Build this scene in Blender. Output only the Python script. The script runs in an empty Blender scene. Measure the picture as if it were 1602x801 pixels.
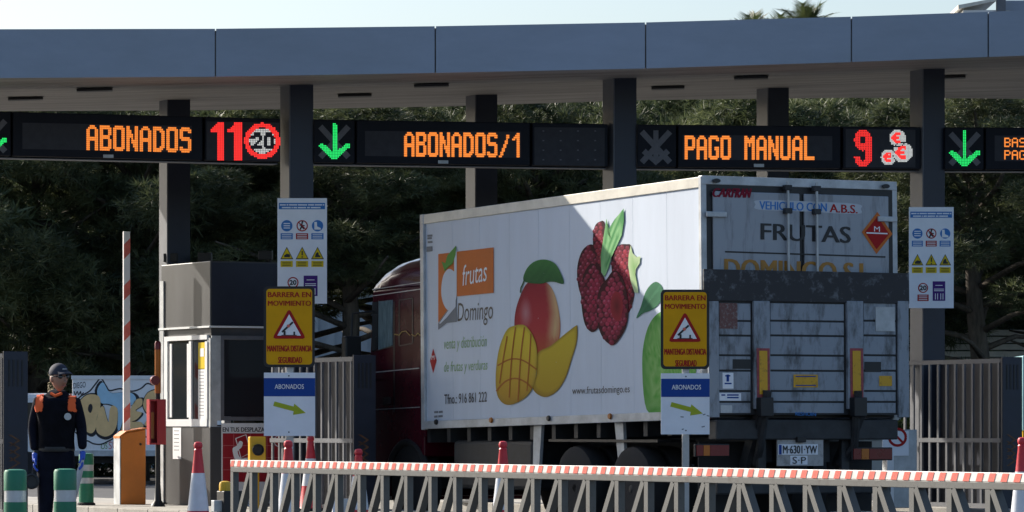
import bpy, bmesh, math, random
from mathutils import Vector, Matrix
import numpy as np
random.seed(7); rng = np.random.default_rng(7)
sc = bpy.context.scene; C = sc.collection
R = math.radians
# ---------------------------------------------------------------- camera, sky, sun, exposure
FPX, HC, HY, CX = 6450.0, 1.2, 670.0, 801.0          # focal length in photo pixels, eye height, horizon row, centre column
cam = bpy.data.cameras.new('camera'); camo = bpy.data.objects.new('camera', cam); C.objects.link(camo)
camo.location = (0, 0, HC); camo.rotation_euler = (R(90), 0, 0)
cam.sensor_width = 36; cam.lens = 36 * FPX / 1602; cam.shift_y = (HY - 400.5) / 1602
cam.clip_start = .5; cam.clip_end = 6000
sc.camera = camo
SAZ, SEL = 50, 28                                     # sun to the left of the view axis, beyond the canopy
w = bpy.data.worlds.new('World'); sc.world = w; w.use_nodes = True
nt = w.node_tree; bg = nt.nodes['Background']; sky = nt.nodes.new('ShaderNodeTexSky')
sky.sky_type = 'NISHITA'; sky.sun_disc = False; sky.sun_elevation = R(SEL); sky.sun_rotation = R(-SAZ)
sky.dust_density = 2.2; sky.air_density = 1.0; sky.ozone_density = 3.0
nt.links.new(sky.outputs[0], bg.inputs[0]); bg.inputs[1].default_value = .105
sl = bpy.data.lights.new('sun', 'SUN'); sl.energy = 5.0; sl.angle = R(.5); sl.color = (1, .92, .81)
so = bpy.data.objects.new('sun', sl); C.objects.link(so)
sd = Vector((-math.sin(R(SAZ)) * math.cos(R(SEL)), math.cos(R(SAZ)) * math.cos(R(SEL)), math.sin(R(SEL))))
so.rotation_euler = sd.to_track_quat('Z', 'Y').to_euler(); so.location = sd * 60
sc.view_settings.view_transform = 'Standard'; sc.view_settings.look = 'None'
sc.view_settings.exposure = 0.7; sc.view_settings.gamma = 1; sc.view_settings.use_curve_mapping = False

# ---------------------------------------------------------------- helpers
def P(x, y, Z):                                       # photo pixel at a known distance -> point
    return Vector(((x - CX) / FPX * Z, Z, HC + (HY - y) / FPX * Z))
MATS = {}
def mat(name, col, rough=.6, metal=0., var=.12, scale=3., bump=0., emit=0., spec=.5, stretch=None, alpha=None, trans=0.):
    if name in MATS: return MATS[name]
    m = bpy.data.materials.new(name); m.use_nodes = True; n = m.node_tree; b = n.nodes['Principled BSDF']
    b.inputs['Roughness'].default_value = rough; b.inputs['Metallic'].default_value = metal
    b.inputs['Specular IOR Level'].default_value = spec
    c = (*col, 1)
    b.inputs['Base Color'].default_value = c
    if var > 0 or bump > 0:
        tc = n.nodes.new('ShaderNodeTexCoord'); no = n.nodes.new('ShaderNodeTexNoise')
        no.inputs['Scale'].default_value = scale; no.inputs['Detail'].default_value = 7; no.inputs['Roughness'].default_value = .65
        src = tc.outputs['Object']
        if stretch:
            mp = n.nodes.new('ShaderNodeMapping'); mp.inputs['Scale'].default_value = stretch
            n.links.new(src, mp.inputs[0]); src = mp.outputs[0]
        n.links.new(src, no.inputs['Vector'])
        if var > 0:
            cr = n.nodes.new('ShaderNodeValToRGB')
            cr.color_ramp.elements[0].position = .3; cr.color_ramp.elements[1].position = .7
            cr.color_ramp.elements[0].color = (*[v * (1 - var * 1.6) for v in col], 1)
            cr.color_ramp.elements[1].color = (*[min(1, v * (1 + var)) for v in col], 1)
            n.links.new(no.outputs[0], cr.inputs[0]); n.links.new(cr.outputs[0], b.inputs['Base Color'])
            mr = n.nodes.new('ShaderNodeMapRange'); mr.inputs[3].default_value = max(0.02, rough - .12); mr.inputs[4].default_value = min(1, rough + .12)
            n.links.new(no.outputs[0], mr.inputs[0]); n.links.new(mr.outputs[0], b.inputs['Roughness'])
        if bump > 0:
            bp = n.nodes.new('ShaderNodeBump'); bp.inputs['Strength'].default_value = bump; bp.inputs['Distance'].default_value = .02
            n.links.new(no.outputs[0], bp.inputs['Height']); n.links.new(bp.outputs[0], b.inputs['Normal'])
    if emit > 0:
        b.inputs['Emission Color'].default_value = c; b.inputs['Emission Strength'].default_value = emit
    if trans: b.inputs['Transmission Weight'].default_value = trans
    if alpha is not None: b.inputs['Alpha'].default_value = alpha
    MATS[name] = m; return m
def dirty(name, col, dirt, amount=.5, scale=2., rough=.6, stretch=(1, 1, 1)):        # paint with grime in streaks and blotches
    if name in MATS: return MATS[name]
    m = bpy.data.materials.new(name); m.use_nodes = True; n = m.node_tree; b = n.nodes['Principled BSDF']
    tc = n.nodes.new('ShaderNodeTexCoord'); mp = n.nodes.new('ShaderNodeMapping'); mp.inputs['Scale'].default_value = stretch
    n.links.new(tc.outputs['Object'], mp.inputs[0])
    a = n.nodes.new('ShaderNodeTexNoise'); a.inputs['Scale'].default_value = scale; a.inputs['Detail'].default_value = 9; a.inputs['Roughness'].default_value = .7
    n.links.new(mp.outputs[0], a.inputs['Vector'])
    cr = n.nodes.new('ShaderNodeValToRGB'); cr.color_ramp.elements[0].position = .62 - .3 * amount; cr.color_ramp.elements[1].position = .78 - .2 * amount
    cr.color_ramp.elements[0].color = (*col, 1); cr.color_ramp.elements[1].color = (*dirt, 1)
    n.links.new(a.outputs[0], cr.inputs[0]); n.links.new(cr.outputs[0], b.inputs['Base Color']); b.inputs['Roughness'].default_value = rough
    MATS[name] = m; return m
def print_mat():                                       # ink: colours stored in the printed picture itself
    if 'print_ink' in MATS: return MATS['print_ink']
    m = bpy.data.materials.new('print_ink'); m.use_nodes = True; n = m.node_tree; b = n.nodes['Principled BSDF']
    a = n.nodes.new('ShaderNodeVertexColor'); a.layer_name = 'Col'
    n.links.new(a.outputs[0], b.inputs['Base Color']); b.inputs['Roughness'].default_value = .6; b.inputs['Specular IOR Level'].default_value = .1
    MATS['print_ink'] = m; return m
class MB:
    def __init__(s): s.v = []; s.f = []; s.c = None; s.sm = False
    def add(s, vs, fs):
        o = len(s.v); s.v += [tuple(v) for v in vs]; s.f += [tuple(i + o for i in f) for f in fs]; return s
    def box(s, c, d, M=None):
        x, y, z = [q / 2 for q in d]; c = Vector(c)
        vs = [Vector((i * x, j * y, k * z)) for i in (-1, 1) for j in (-1, 1) for k in (-1, 1)]
        if M: vs = [M @ v for v in vs]
        return s.add([c + v for v in vs], [(0, 1, 3, 2), (4, 6, 7, 5), (0, 4, 5, 1), (2, 3, 7, 6), (0, 2, 6, 4), (1, 5, 7, 3)])
    def bx(s, x0, x1, y0, y1, z0, z1): return s.box(((x0 + x1) / 2, (y0 + y1) / 2, (z0 + z1) / 2), (abs(x1 - x0), abs(y1 - y0), abs(z1 - z0)))
    def bar(s, p, q, w, h=None, up=(0, 0, 1)):        # square tube from p to q
        p = Vector(p); q = Vector(q); d = q - p; L = d.length; d.normalize(); h = h or w
        sx = d.cross(Vector(up))
        if sx.length < 1e-4: sx = d.cross(Vector((1, 0, 0)))
        sx.normalize(); sz = sx.cross(d)
        M = Matrix((sx, d, sz)).transposed()
        return s.box((p + q) / 2, (w, L, h), M)
    def tube(s, pts, r, n=8, cap=True):
        pts = [Vector(p) for p in pts]; rs = r if isinstance(r, (list, tuple)) else [r] * len(pts); vs = []; fs = []
        for i, p in enumerate(pts):
            d = (pts[min(i + 1, len(pts) - 1)] - pts[max(i - 1, 0)]).normalized()
            a = d.cross(Vector((0, 0, 1)))
            if a.length < .05: a = d.cross(Vector((1, 0, 0)))
            a.normalize(); b = d.cross(a)
            for k in range(n):
                t = 2 * math.pi * k / n; vs.append(p + (a * math.cos(t) + b * math.sin(t)) * rs[i])
        for i in range(len(pts) - 1):
            for k in range(n): fs.append((i * n + k, i * n + (k + 1) % n, (i + 1) * n + (k + 1) % n, (i + 1) * n + k))
        if cap: fs += [tuple(range(n))[::-1], tuple(range((len(pts) - 1) * n, len(pts) * n))]
        s.sm = True; return s.add(vs, fs)
    def lathe(s, prof, c=(0, 0, 0), n=20, axis='z', sq=1.):
        vs = []; fs = []; c = Vector(c)
        for r, h in prof:
            for k in range(n):
                t = 2 * math.pi * k / n; a, b = r * math.cos(t), r * math.sin(t) * sq
                vs.append(c + (Vector((a, b, h)) if axis == 'z' else Vector((h, a, b)) if axis == 'x' else Vector((a, h, b))))
        for i in range(len(prof) - 1):
            for k in range(n): fs.append((i * n + k, i * n + (k + 1) % n, (i + 1) * n + (k + 1) % n, (i + 1) * n + k))
        fs += [tuple(range(n))[::-1], tuple(range((len(prof) - 1) * n, len(prof) * n))]
        s.sm = True; return s.add(vs, fs)
    def prism(s, poly, fr, t0, t1):                   # outline in a frame's plane, from depth t0 to t1
        n = len(poly); vs = [fr.at(a, b, t0) for a, b in poly] + [fr.at(a, b, t1) for a, b in poly]
        fs = [tuple(range(n))[::-1], tuple(range(n, 2 * n))] + [(i, (i + 1) % n, (i + 1) % n + n, i + n) for i in range(n)]
        return s.add(vs, fs)
    def flat(s, poly, fr, t): return s.add([fr.at(a, b, t) for a, b in poly], [tuple(range(len(poly)))])
    def build(s, name, m, parent=None, bevel=0., smooth=None, rot=None, kind=None):
        me = bpy.data.meshes.new(name); me.from_pydata(s.v, [], s.f); me.update()
        bmm = bmesh.new(); bmm.from_mesh(me); bmesh.ops.recalc_face_normals(bmm, faces=bmm.faces) if not s.c and not name.endswith('print') and 'lettering' not in name else None
        if bevel: bmesh.ops.bevel(bmm, geom=list(bmm.edges), offset=bevel, segments=2, affect='EDGES', profile=.5)
        bmm.to_mesh(me); bmm.free()
        if s.c:
            ca = me.color_attributes.new('Col', 'FLOAT_COLOR', 'POINT')
            for i, c in enumerate(s.c): ca.data[i].color = (*c, 1)
        if (smooth if smooth is not None else s.sm):
            for p in me.polygons: p.use_smooth = True
            try: me.set_sharp_from_angle(angle=R(40))
            except Exception: pass
        me.materials.append(m if not isinstance(m, str) else MATS[m])
        o = bpy.data.objects.new(name, me); C.objects.link(o); o.parent = parent
        if rot: o.rotation_euler = rot
        if kind: o['kind'] = kind
        return o
def tag(o, label=None, cat=None, group=None, kind=None):
    if label: o['label'] = label
    if cat: o['category'] = cat
    if group: o['group'] = group
    if kind: o['kind'] = kind
    return o
def thing(name, label, cat, loc=(0, 0, 0), rz=0., group=None):
    o = bpy.data.objects.new(name, None); C.objects.link(o); o.empty_display_size = .2
    o.location = loc; o.rotation_euler = (0, 0, rz); return tag(o, label, cat, group)
def copy_tree(o, parent=None):
    c = o.copy(); C.objects.link(c); c.parent = parent
    for ch in [q for q in bpy.data.objects if q.parent == o]: copy_tree(ch, c)
    return c
class Frame:                                          # a plane of a thing: right axis a, up axis b, outward n
    def __init__(s, M, o, a, b=(0, 0, 1)):
        s.M = M; s.Mi = M.inverted(); s.o = Vector(o); s.a = Vector(a).normalized(); s.b = Vector(b).normalized(); s.n = s.a.cross(s.b)
    def at(s, a, b, t=0): return s.o + s.a * a + s.b * b + s.n * t
    def px(s, x, y):                                  # where the line of sight through a photo pixel meets the plane
        c = s.Mi @ Vector((0, 0, HC)); d = s.Mi.to_3x3() @ Vector(((x - CX) / FPX, 1, (HY - y) / FPX))
        t = (s.o - c).dot(s.n) / d.dot(s.n); q = c + d * t - s.o
        return (q.dot(s.a), q.dot(s.b))
    def poly(s, pts): return [s.px(*p) for p in pts]
def rootM(o, rot=None):
    M = Matrix.Translation(o.location) @ o.rotation_euler.to_matrix().to_4x4()
    return M @ Matrix.Rotation(rot[1], 4, 'Y') if rot else M
def smoothc(pts, k=5, closed=True):
    n = len(pts); out = []
    for i in range(n if closed else n - 1):
        p = [Vector(pts[(i + j - 1) % n] if closed else pts[min(max(i + j - 1, 0), n - 1)]) for j in range(4)]
        for q in range(k):
            t = q / k
            out.append(tuple(.5 * (2 * p[1] + (p[2] - p[0]) * t + (2 * p[0] - 5 * p[1] + 4 * p[2] - p[3]) * t * t + (3 * p[1] - p[0] - 3 * p[2] + p[3]) * t ** 3)))
    if not closed: out.append(tuple(pts[-1]))
    return out
def circ(cx, cy, r, n=20, ry=None): return [(cx + r * math.cos(2 * math.pi * k / n), cy + (ry or r) * math.sin(2 * math.pi * k / n)) for k in range(n)]
def stroke(pts, w):                                   # open polyline -> ribbon outline
    pts = [Vector(p) for p in pts]; L = []; Rr = []
    for i, p in enumerate(pts):
        d = pts[min(i + 1, len(pts) - 1)] - pts[max(i - 1, 0)]; d.normalize(); q = Vector((-d.y, d.x)) * w / 2
        L.append(tuple(p + q)); Rr.append(tuple(p - q))
    return L, Rr
def ribbon(mb, fr, pxpts, wpx, t):
    L, Rr = stroke(pxpts, wpx)
    L = fr.poly(L); Rr = fr.poly(Rr)
    for i in range(len(L) - 1): mb.flat([L[i], L[i + 1], Rr[i + 1], Rr[i]], fr, t)
_tc = {}
def text_geo(s, shear=0., off=0.):
    k = (s, shear, off)
    if k in _tc: return _tc[k]
    cu = bpy.data.curves.new('t', 'FONT'); cu.body = s; cu.size = 1; cu.shear = shear; cu.offset = off; cu.resolution_u = 3; cu.fill_mode = 'FRONT'
    o = bpy.data.objects.new('t', cu); C.objects.link(o); dg = bpy.context.evaluated_depsgraph_get(); dg.update()
    me = bpy.data.meshes.new_from_object(o.evaluated_get(dg)); v = [(q.co.x, q.co.y) for q in me.vertices]; f = [tuple(p.vertices) for p in me.polygons]
    C.objects.unlink(o); bpy.data.objects.remove(o); bpy.data.curves.remove(cu); bpy.data.meshes.remove(me)
    _tc[k] = (v, f); return v, f
def text(mb, s, fr, bl, br, tl, t, shear=0., off=0., base=None):       # lettering fitted to the parallelogram bl-br-tl (photo pixels)
    v, f = text_geo(s, shear, off); xs = [q[0] for q in v]; ys = [q[1] for q in v]
    x0, x1 = min(xs), max(xs); y0, y1 = (base if base else (min(ys), max(ys)))
    B = Vector(fr.px(*bl)); A = Vector(fr.px(*br)) - B; U = Vector(fr.px(*tl)) - B
    mb.add([fr.at(*(B + A * ((q[0] - x0) / (x1 - x0)) + U * ((q[1] - y0) / (y1 - y0))), t) for q in v], f)
def letter(name, items, fr, m, parent, t=.006, **k):
    for it in items:
        kw = {**k, **(it[4] if len(it) > 4 else {})}; b_ = max(0, kw.pop('off', 0)) * abs(it[1][1] - it[3][1]) * 1.3; mb = MB()
        for i_, dx in enumerate((-b_, 0, b_) if b_ > 0 else (0,)):                  # heavier weights: the same letters struck again a hair aside
            text(mb, it[0], fr, *[(q[0] + dx, q[1]) for q in it[1:4]], t + .0007 * i_, **kw)
        o = mb.build(name, m, parent)
    return o
def shaded_print(mb, fr, outline, colour, t, rings=7):                 # a printed picture: rings of points, each with its ink colour
    n = len(outline); cx = sum(p[0] for p in outline) / n; cy = sum(p[1] for p in outline) / n
    if mb.c is None: mb.c = []
    vs = []; fs = []
    for k in range(rings + 1):
        s = k / rings
        for p in outline:
            q = (cx + (p[0] - cx) * max(s, .01), cy + (p[1] - cy) * max(s, .01)); vs.append(fr.at(*fr.px(*q), t)); mb.c.append(colour(q[0], q[1], s))
    for k in range(rings):
        for i in range(n): fs.append((k * n + i, k * n + (i + 1) % n, (k + 1) * n + (i + 1) % n, (k + 1) * n + i))
    mb.add(vs, fs)
def mix(a, b, t): t = max(0, min(1, t)); return tuple(x + (y - x) * t for x, y in zip(a, b))
I4 = Matrix.Identity(4)
UX, UY = -.468, .884                                   # heading of the lanes
LANE = math.atan2(UY, UX)                              # a thing's local x points along its lane, away from the viewer

# ---------------------------------------------------------------- materials
mat('asphalt', (.075, .075, .078), .9, var=.25, scale=1.2, bump=.3)
mat('concrete', (.42, .40, .36), .9, var=.2, scale=2.5, bump=.25)
mat('fascia', (.235, .27, .34), .36, .3, var=.09, scale=1.1, bump=.12, stretch=(.5, 1, 1.6))
mat('soffit', (.26, .25, .235), .65, var=.3, scale=1.6, stretch=(.25, 2.2, 1))
mat('navy_steel', (.02, .025, .042), .42, .2, var=.15, scale=3)
mat('grey_column', (.14, .147, .165), .5, .2, var=.12, scale=3)
mat('board_black', (.013, .015, .022), .6, var=.1, spec=.15)
mat('display_grey', (.055, .057, .066), .7, var=.1, scale=8, spec=.1)
mat('unlit_led', (.13, .13, .145), .6, var=.1, scale=20)
mat('led_orange', (1., .26, .035), .5, var=0, emit=.62)
mat('led_red', (1., .03, .025), .5, var=0, emit=.72)
mat('led_green', (.02, .85, .16), .5, var=0, emit=.62)
mat('led_white', (.85, .85, .8), .5, var=0, emit=.35)
mat('white_paint', (.78, .79, .80), .45, var=.05, scale=2)
mat('sheet_white', (.60, .66, .745), .55, var=.04, spec=.2, scale=1.5, stretch=(2, 2, .3))
mat('cream_rail', (.72, .68, .58), .5, var=.14, scale=3)
mat('rail_grey', (.5, .52, .53), .5, .2, var=.2, scale=4)
mat('black', (.012, .012, .013), .5, var=.1)
mat('rubber', (.02, .02, .021), .85, var=.2, scale=8)
mat('dark_steel', (.04, .042, .045), .6, .3, var=.3, scale=5)
mat('steel', (.42, .43, .44), .4, .6, var=.15, scale=5)
mat('brushed_steel', (.075, .077, .08), .42, .3, var=.12, scale=3, stretch=(1, 1, .2))
mat('barrier_grey', (.36, .36, .345), .6, .25, var=.22, scale=6, bump=.1)
mat('tape_white', (.80, .78, .72), .5, var=.1, scale=10)
mat('tape_red', (.75, .15, .11), .5, var=.15, scale=6)
mat('ink_black', (.012, .012, .014), .5, var=0)
mat('ink_red', (.42, .02, .02), .6, spec=.12, var=.05)
mat('ink_blue', (.02, .07, .30), .6, spec=.12, var=.05)
mat('ink_lightblue', (.06, .22, .55), .6, spec=.12, var=.05)
mat('ink_white', (.88, .88, .88), .6, spec=.12, var=0)
mat('ink_yellow', (.75, .55, .02), .6, spec=.12, var=.05)
mat('ink_green', (.12, .32, .06), .6, spec=.12, var=.05)
mat('ink_orange', (.62, .17, .04), .6, spec=.12, var=.06)
mat('ink_lime', (.42, .48, .04), .6, spec=.12, var=.05)
mat('ink_grey', (.22, .23, .25), .6, spec=.12, var=.05)
mat('ink_purple', (.08, .03, .20), .6, spec=.12, var=.05)
mat('ink_maroon', (.22, .012, .03), .6, spec=.12, var=.05)
mat('sign_amber', (.78, .38, .01), .6, spec=.12, var=.05)
mat('sign_white', (.86, .88, .92), .6, spec=.12, var=.04)
mat('glass_dark', (.02, .025, .03), .06, var=0, spec=.8)
mat('amber_lens', (.45, .13, .006), .3, var=.05)
mat('red_lens', (.16, .006, .008), .3, var=.05)
mat('orange_cabinet', (.62, .19, .02), .45, var=.08)
mat('red_cabinet', (.42, .02, .025), .4, var=.08)
mat('cone_red', (.62, .03, .045), .45, var=.1, scale=5)
mat('cone_white', (.72, .74, .78), .35, var=.08, scale=5)
mat('bollard_green', (.015, .19, .10), .45, var=.1, scale=6)
mat('reflector_band', (.55, .57, .58), .35, .2, var=.08, scale=8)
mat('yellow_plastic', (.72, .42, .01), .4, var=.08)
mat('cab_red', (.062, .003, .012), .22, 0, var=.06, spec=.22)
mat('uniform_navy', (.009, .010, .019), .95, spec=.12, var=.3, scale=9, bump=.3)
mat('uniform_orange', (.95, .13, .02), .7, var=.08)
mat('skin', (.42, .22, .15), .55, var=.08, scale=12)
mat('glove_blue', (.03, .10, .55), .5, var=.1)
mat('cap_navy', (.025, .03, .05), .8, var=.2, scale=20)
mat('bark', (.085, .068, .05), .95, var=.4, scale=4, bump=.9, stretch=(3, 3, .6))
dirty('door_white', (.33, .35, .38), (.16, .16, .16), .32, 2.2, .5, (1, 3, .5))
dirty('lift_grey', (.27, .30, .34), (.06, .06, .06), .42, 3., .5, (1, 2, .7))
dirty('lift_dark', (.035, .034, .036), (.20, .21, .22), .25, 7., .75, (1, 1, 1))
dirty('barrier_paint', (.105, .106, .10), (.06, .05, .042), .3, 9., .6)
dirty('old_yellow', (.68, .36, .01), (.25, .12, .02), .3, 14., .5)
dirty('van_white', (.86, .87, .88), (.6, .6, .59), .3, 2., .5, (1, 1, .4))

def leaf_mat(name, col, tip):  # tip: second colour, laid in noise patches over the foliage
    m = bpy.data.materials.new(name); m.use_nodes = True; n = m.node_tree; b = n.nodes['Principled BSDF']
    oi = n.nodes.new('ShaderNodeObjectInfo'); tc = n.nodes.new('ShaderNodeTexCoord'); no = n.nodes.new('ShaderNodeTexNoise'); no.inputs['Scale'].default_value = 1.3; no.inputs['Detail'].default_value = 4
    n.links.new(tc.outputs['Object'], no.inputs['Vector'])
    cr = n.nodes.new('ShaderNodeValToRGB'); cr.color_ramp.elements[0].position = .35; cr.color_ramp.elements[1].position = .68
    cr.color_ramp.elements[0].color = (*col, 1); cr.color_ramp.elements[1].color = (*tip, 1); n.links.new(no.outputs[0], cr.inputs[0])
    hs = n.nodes.new('ShaderNodeHueSaturation'); mr = n.nodes.new('ShaderNodeMapRange'); mr.inputs[3].default_value = .75; mr.inputs[4].default_value = 1.2
    n.links.new(oi.outputs['Random'], mr.inputs[0]); n.links.new(mr.outputs[0], hs.inputs['Value']); n.links.new(cr.outputs[0], hs.inputs['Color'])
    n.links.new(hs.outputs[0], b.inputs['Base Color']); b.inputs['Roughness'].default_value = .55
    tr = n.nodes.new('ShaderNodeBsdfTranslucent'); n.links.new(hs.outputs[0], tr.inputs[0]); mx = n.nodes.new('ShaderNodeMixShader'); mx.inputs[0].default_value = .3
    n.links.new(b.outputs[0], mx.inputs[1]); n.links.new(tr.outputs[0], mx.inputs[2]); n.links.new(mx.outputs[0], n.nodes['Material Output'].inputs[0])
    MATS[name] = m; return m
leaf_mat('pine_needles', (.028, .046, .018), (.19, .215, .095))  # paler second colour paints sunlit tufts into the needles
leaf_mat('bush_leaves', (.025, .045, .014), (.06, .085, .025))
leaf_mat('palm_leaves', (.04, .06, .02), (.09, .11, .04))

# ---------------------------------------------------------------- ground, islands
tag(MB().add([(-900, -60, 0), (900, -60, 0), (900, 2500, 0), (-900, 2500, 0)], [(0, 1, 2, 3)]).build('ground', 'asphalt'), kind='structure')
BO = P(329, 600, 55); BO.z = 0                         # near corner of the toll booth
def lane_pt(l, r, z=0): return Vector((BO.x + UX * l + UY * r, BO.y + UY * l - UX * r, z))    # l along the lane, r to the right
def island(name, l0, l1, r0, r1, label):
    root = thing(name, label, 'traffic island', lane_pt(0, 0), LANE)
    n = 0; l = l0
    MB().bx(l0 + .02, l1 - .02, -r1 + .16, -r0 - .16, 0, .163).build('concrete_top', 'concrete', root)
    kb = MB().bx(-.496, .496, -.075, .075, 0, .17).build('kerbstone', 'concrete', root, bevel=.012); first = True
    while l < l1 - .4:
        for r in (r0 + .078, r1 - .078):
            o = kb if first else kb.copy()
            if not first: C.objects.link(o)
            first = False; o.location = (l + .5, -r, 0)
        l += 1.0
    for r in np.arange(r0 + .66, r1 - .2, 1.0):
        for l in (l0 + .078, l1 - .078):
            o = kb.copy(); C.objects.link(o); o.location = (l, -r, 0); o.rotation_euler = (0, 0, R(90))
    return root
island('kerbed_island', -7, 8, -1.75, 1.02, 'pale concrete island carrying the toll booth and orange barrier cabinet')
island('kerbed_island', -12, 6, 4.25, 6.0, 'pale concrete island to the right of the fruit lorry')
island('kerbed_island', -13, 4, 7.9, 9.9, 'pale concrete island under the right-hand slatted gate')
island('kerbed_island', -7, 6, -6.6, -4.6, 'pale concrete island under the dark gate at the left edge')
# painted lane edge line
mb = MB(); 
for r in (1.35, 3.95, -2.1): mb.add([lane_pt(-30, r, .004), lane_pt(-30, r + .12, .004), lane_pt(40, r + .12, .004), lane_pt(40, r, .004)], [(0, 1, 2, 3)])
tag(mb.build('lane_markings', 'tape_white'), kind='structure')

# ---------------------------------------------------------------- canopy
XS = [-900, -400, 0, 337, 681, 1010, 1332, 1546, 1602, 2200]
YT = [46, 46, 45.7, 45, 41, 35, 26, 18.5, 16, -10]; YB = [124, 123, 122, 120, 114, 107, 97, 89, 87, 62]
YK = [176, 175, 174, 172.5, 167, 156.5, 153, 154, 155, 158]
YL = [225, 236, 247, 255, 260, 264.2, 267, 268.2, 268.5, 270]
def zrow(x): return FPX * 3.45 / (HY - float(np.interp(x, XS, YL)))
croot = thing('toll_canopy', 'long grey-blue metal toll canopy curving over all the lanes', 'canopy', (0, 52, 0))
co = Vector((0, 52, 0))
def canopy_pts(x):
    Zf = zrow(x) - 2.5; b = P(x, np.interp(x, XS, YB), Zf) - co; t = P(x, np.interp(x, XS, YT), Zf) - co
    yk = float(np.interp(x, XS, YK)); Zb = b.z - HC; Zb = Zb * FPX / (HY - yk) * 1.055; k = P(x, yk, Zb) - co
    return b, t, k
joints = [-900, -640, -330, -5, 337, 681, 1010, 1332, 1546, 1880, 2200]
for i in range(len(joints) - 1):                       # fascia panels with open joints
    xs = np.linspace(joints[i] + 1.1, joints[i + 1] - 1.1, 7); mb = MB(); vs = []; fs = []
    for x in xs:
        b, t, k = canopy_pts(x); back = Vector((0, .05, 0)); vs += [b, t, t + back, b + back]
    for j in range(len(xs) - 1): fs += [(4 * j + q, 4 * j + (q + 1) % 4, 4 * j + 4 + (q + 1) % 4, 4 * j + 4 + q) for q in range(4)]
    n = len(vs); fs += [(0, 1, 2, 3), (n - 1, n - 2, n - 3, n - 4)]
    mb.add(vs, fs).build('fascia_panel', 'fascia', croot)
xs = np.linspace(-900, 2200, 40); vs = []; fs = []
for x in xs:
    b, t, k = canopy_pts(x); o = Vector((0, .056, 0)); vs += [b + o + Vector((0, 0, .012)), t + o - Vector((0, 0, .02)), k + Vector((0, 0, .55)), k + Vector((0, 0, 0))]
for j in range(len(xs) - 1): fs += [(4 * j + q, 4 * j + (q + 1) % 4, 4 * j + 4 + (q + 1) % 4, 4 * j + 4 + q) for q in range(4)]
n = len(vs); fs += [(0, 1, 2, 3), (n - 1, n - 2, n - 3, n - 4)]
MB().add(vs, fs).build('soffit', 'soffit', croot)
for (x, s) in ((40, .55), (148, .3), (555, .55), (675, .3), (1045, .55), (1175, .3), (1485, .4)):     # recessed downlights
    b, t, k = canopy_pts(x); c = b.lerp(k, s); d = Vector((1, .12, (canopy_pts(x + 30)[0].z - b.z) / ((canopy_pts(x + 30)[0] - b).length)))
    sl_ = (k - b).normalized(); d.normalize()
    MB().box(c - Vector((0, 0, .022)), (.46, .34, .03), Matrix((d, sl_, d.cross(sl_))).transposed()).build('downlight', 'black', croot)
# columns
for (x0, x1, dz, lab, back) in ((440, 488, 0, 'dark steel canopy column behind the left information board', 0), (945, 993, 0, 'dark steel canopy column rising just behind the lorry roof', 0),
        (1426, 1475, 0, 'dark steel canopy column behind the right information board', 0), (250, 296, 3.2, 'rear canopy column rising behind the toll booth', 1),
        (730, 776, 3.3, 'rear canopy column in the middle, left of the lorry roof shadow', 1), (1185, 1232, 3.4, 'rear canopy column behind the red-numbered lane board', 1)):
    xc = (x0 + x1) / 2; Z = zrow(xc) + dz; p = P(xc, HY, Z); p.z = 0
    b, t, k = canopy_pts(xc); top = b.z + (k.z - b.z) * (p.y - 52 - b.y) / (k.y - b.y) - .0
    c = thing('canopy_column', lab, 'column', p, R(22), 'canopy columns')
    MB().bx(-.165, .165, -.185, .185, .0, top + .08).build('shaft', 'grey_column', c, bevel=.008)
    MB().bx(-.150, .166, -.1885, -.1855, .0, top + .05).build('shaded_front', 'navy_steel', c)  # darker face paints the shade on the column's front
    MB().bx(-.24, .24, -.24, .24, .16, .19).build('base_plate', 'dark_steel', c)

# ---------------------------------------------------------------- LED boards
F_ = {
'A': ['..###..', '.#####.', '##...##', '##...##', '##...##', '##...##', '#######', '#######', '##...##', '##...##', '##...##', '##...##', '##...##'],
'B': ['######.', '#######', '##...##', '##...##', '##...##', '######.', '######.', '##...##', '##...##', '##...##', '##...##', '#######', '######.'],
'O': ['.#####.', '#######'] + ['##...##'] * 9 + ['#######', '.#####.'],
'N': ['##...##', '##...##', '###..##', '###..##', '####.##', '####.##', '##.#.##', '##.####', '##.####', '##..###', '##..###', '##...##', '##...##'],
'D': ['#####..', '######.', '##..###'] + ['##...##'] * 7 + ['##..###', '######.', '#####..'],
'S': ['.#####.', '#######', '##...##', '##.....', '##.....', '######.', '.######', '.....##', '.....##', '.....##', '##...##', '#######', '.#####.'],
'/': ['.......', '.....##', '.....##', '.....#.', '....##.', '....##.', '...##..', '...##..', '..##...', '..##...', '.##....', '.##....', '##.....'],
'1': ['....##.', '...###.', '..####.', '.##.##.', '....##.'] + ['....##.'] * 8,
'P': ['######.', '#######', '##...##', '##...##', '##...##', '##...##', '#######', '######.'] + ['##.....'] * 5,
'G': ['.#####.', '#######', '##...##', '##.....', '##.....', '##.....', '##..###', '##..###', '##...##', '##...##', '##...##', '#######', '.#####.'],
'M': ['##...##', '###.###', '#######', '#######', '##.#.##', '##.#.##'] + ['##...##'] * 7,
'U': ['##...##'] * 11 + ['#######', '.#####.'], 'L': ['##.....'] * 11 + ['#######'] * 2, ' ': ['.......'] * 13}
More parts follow.
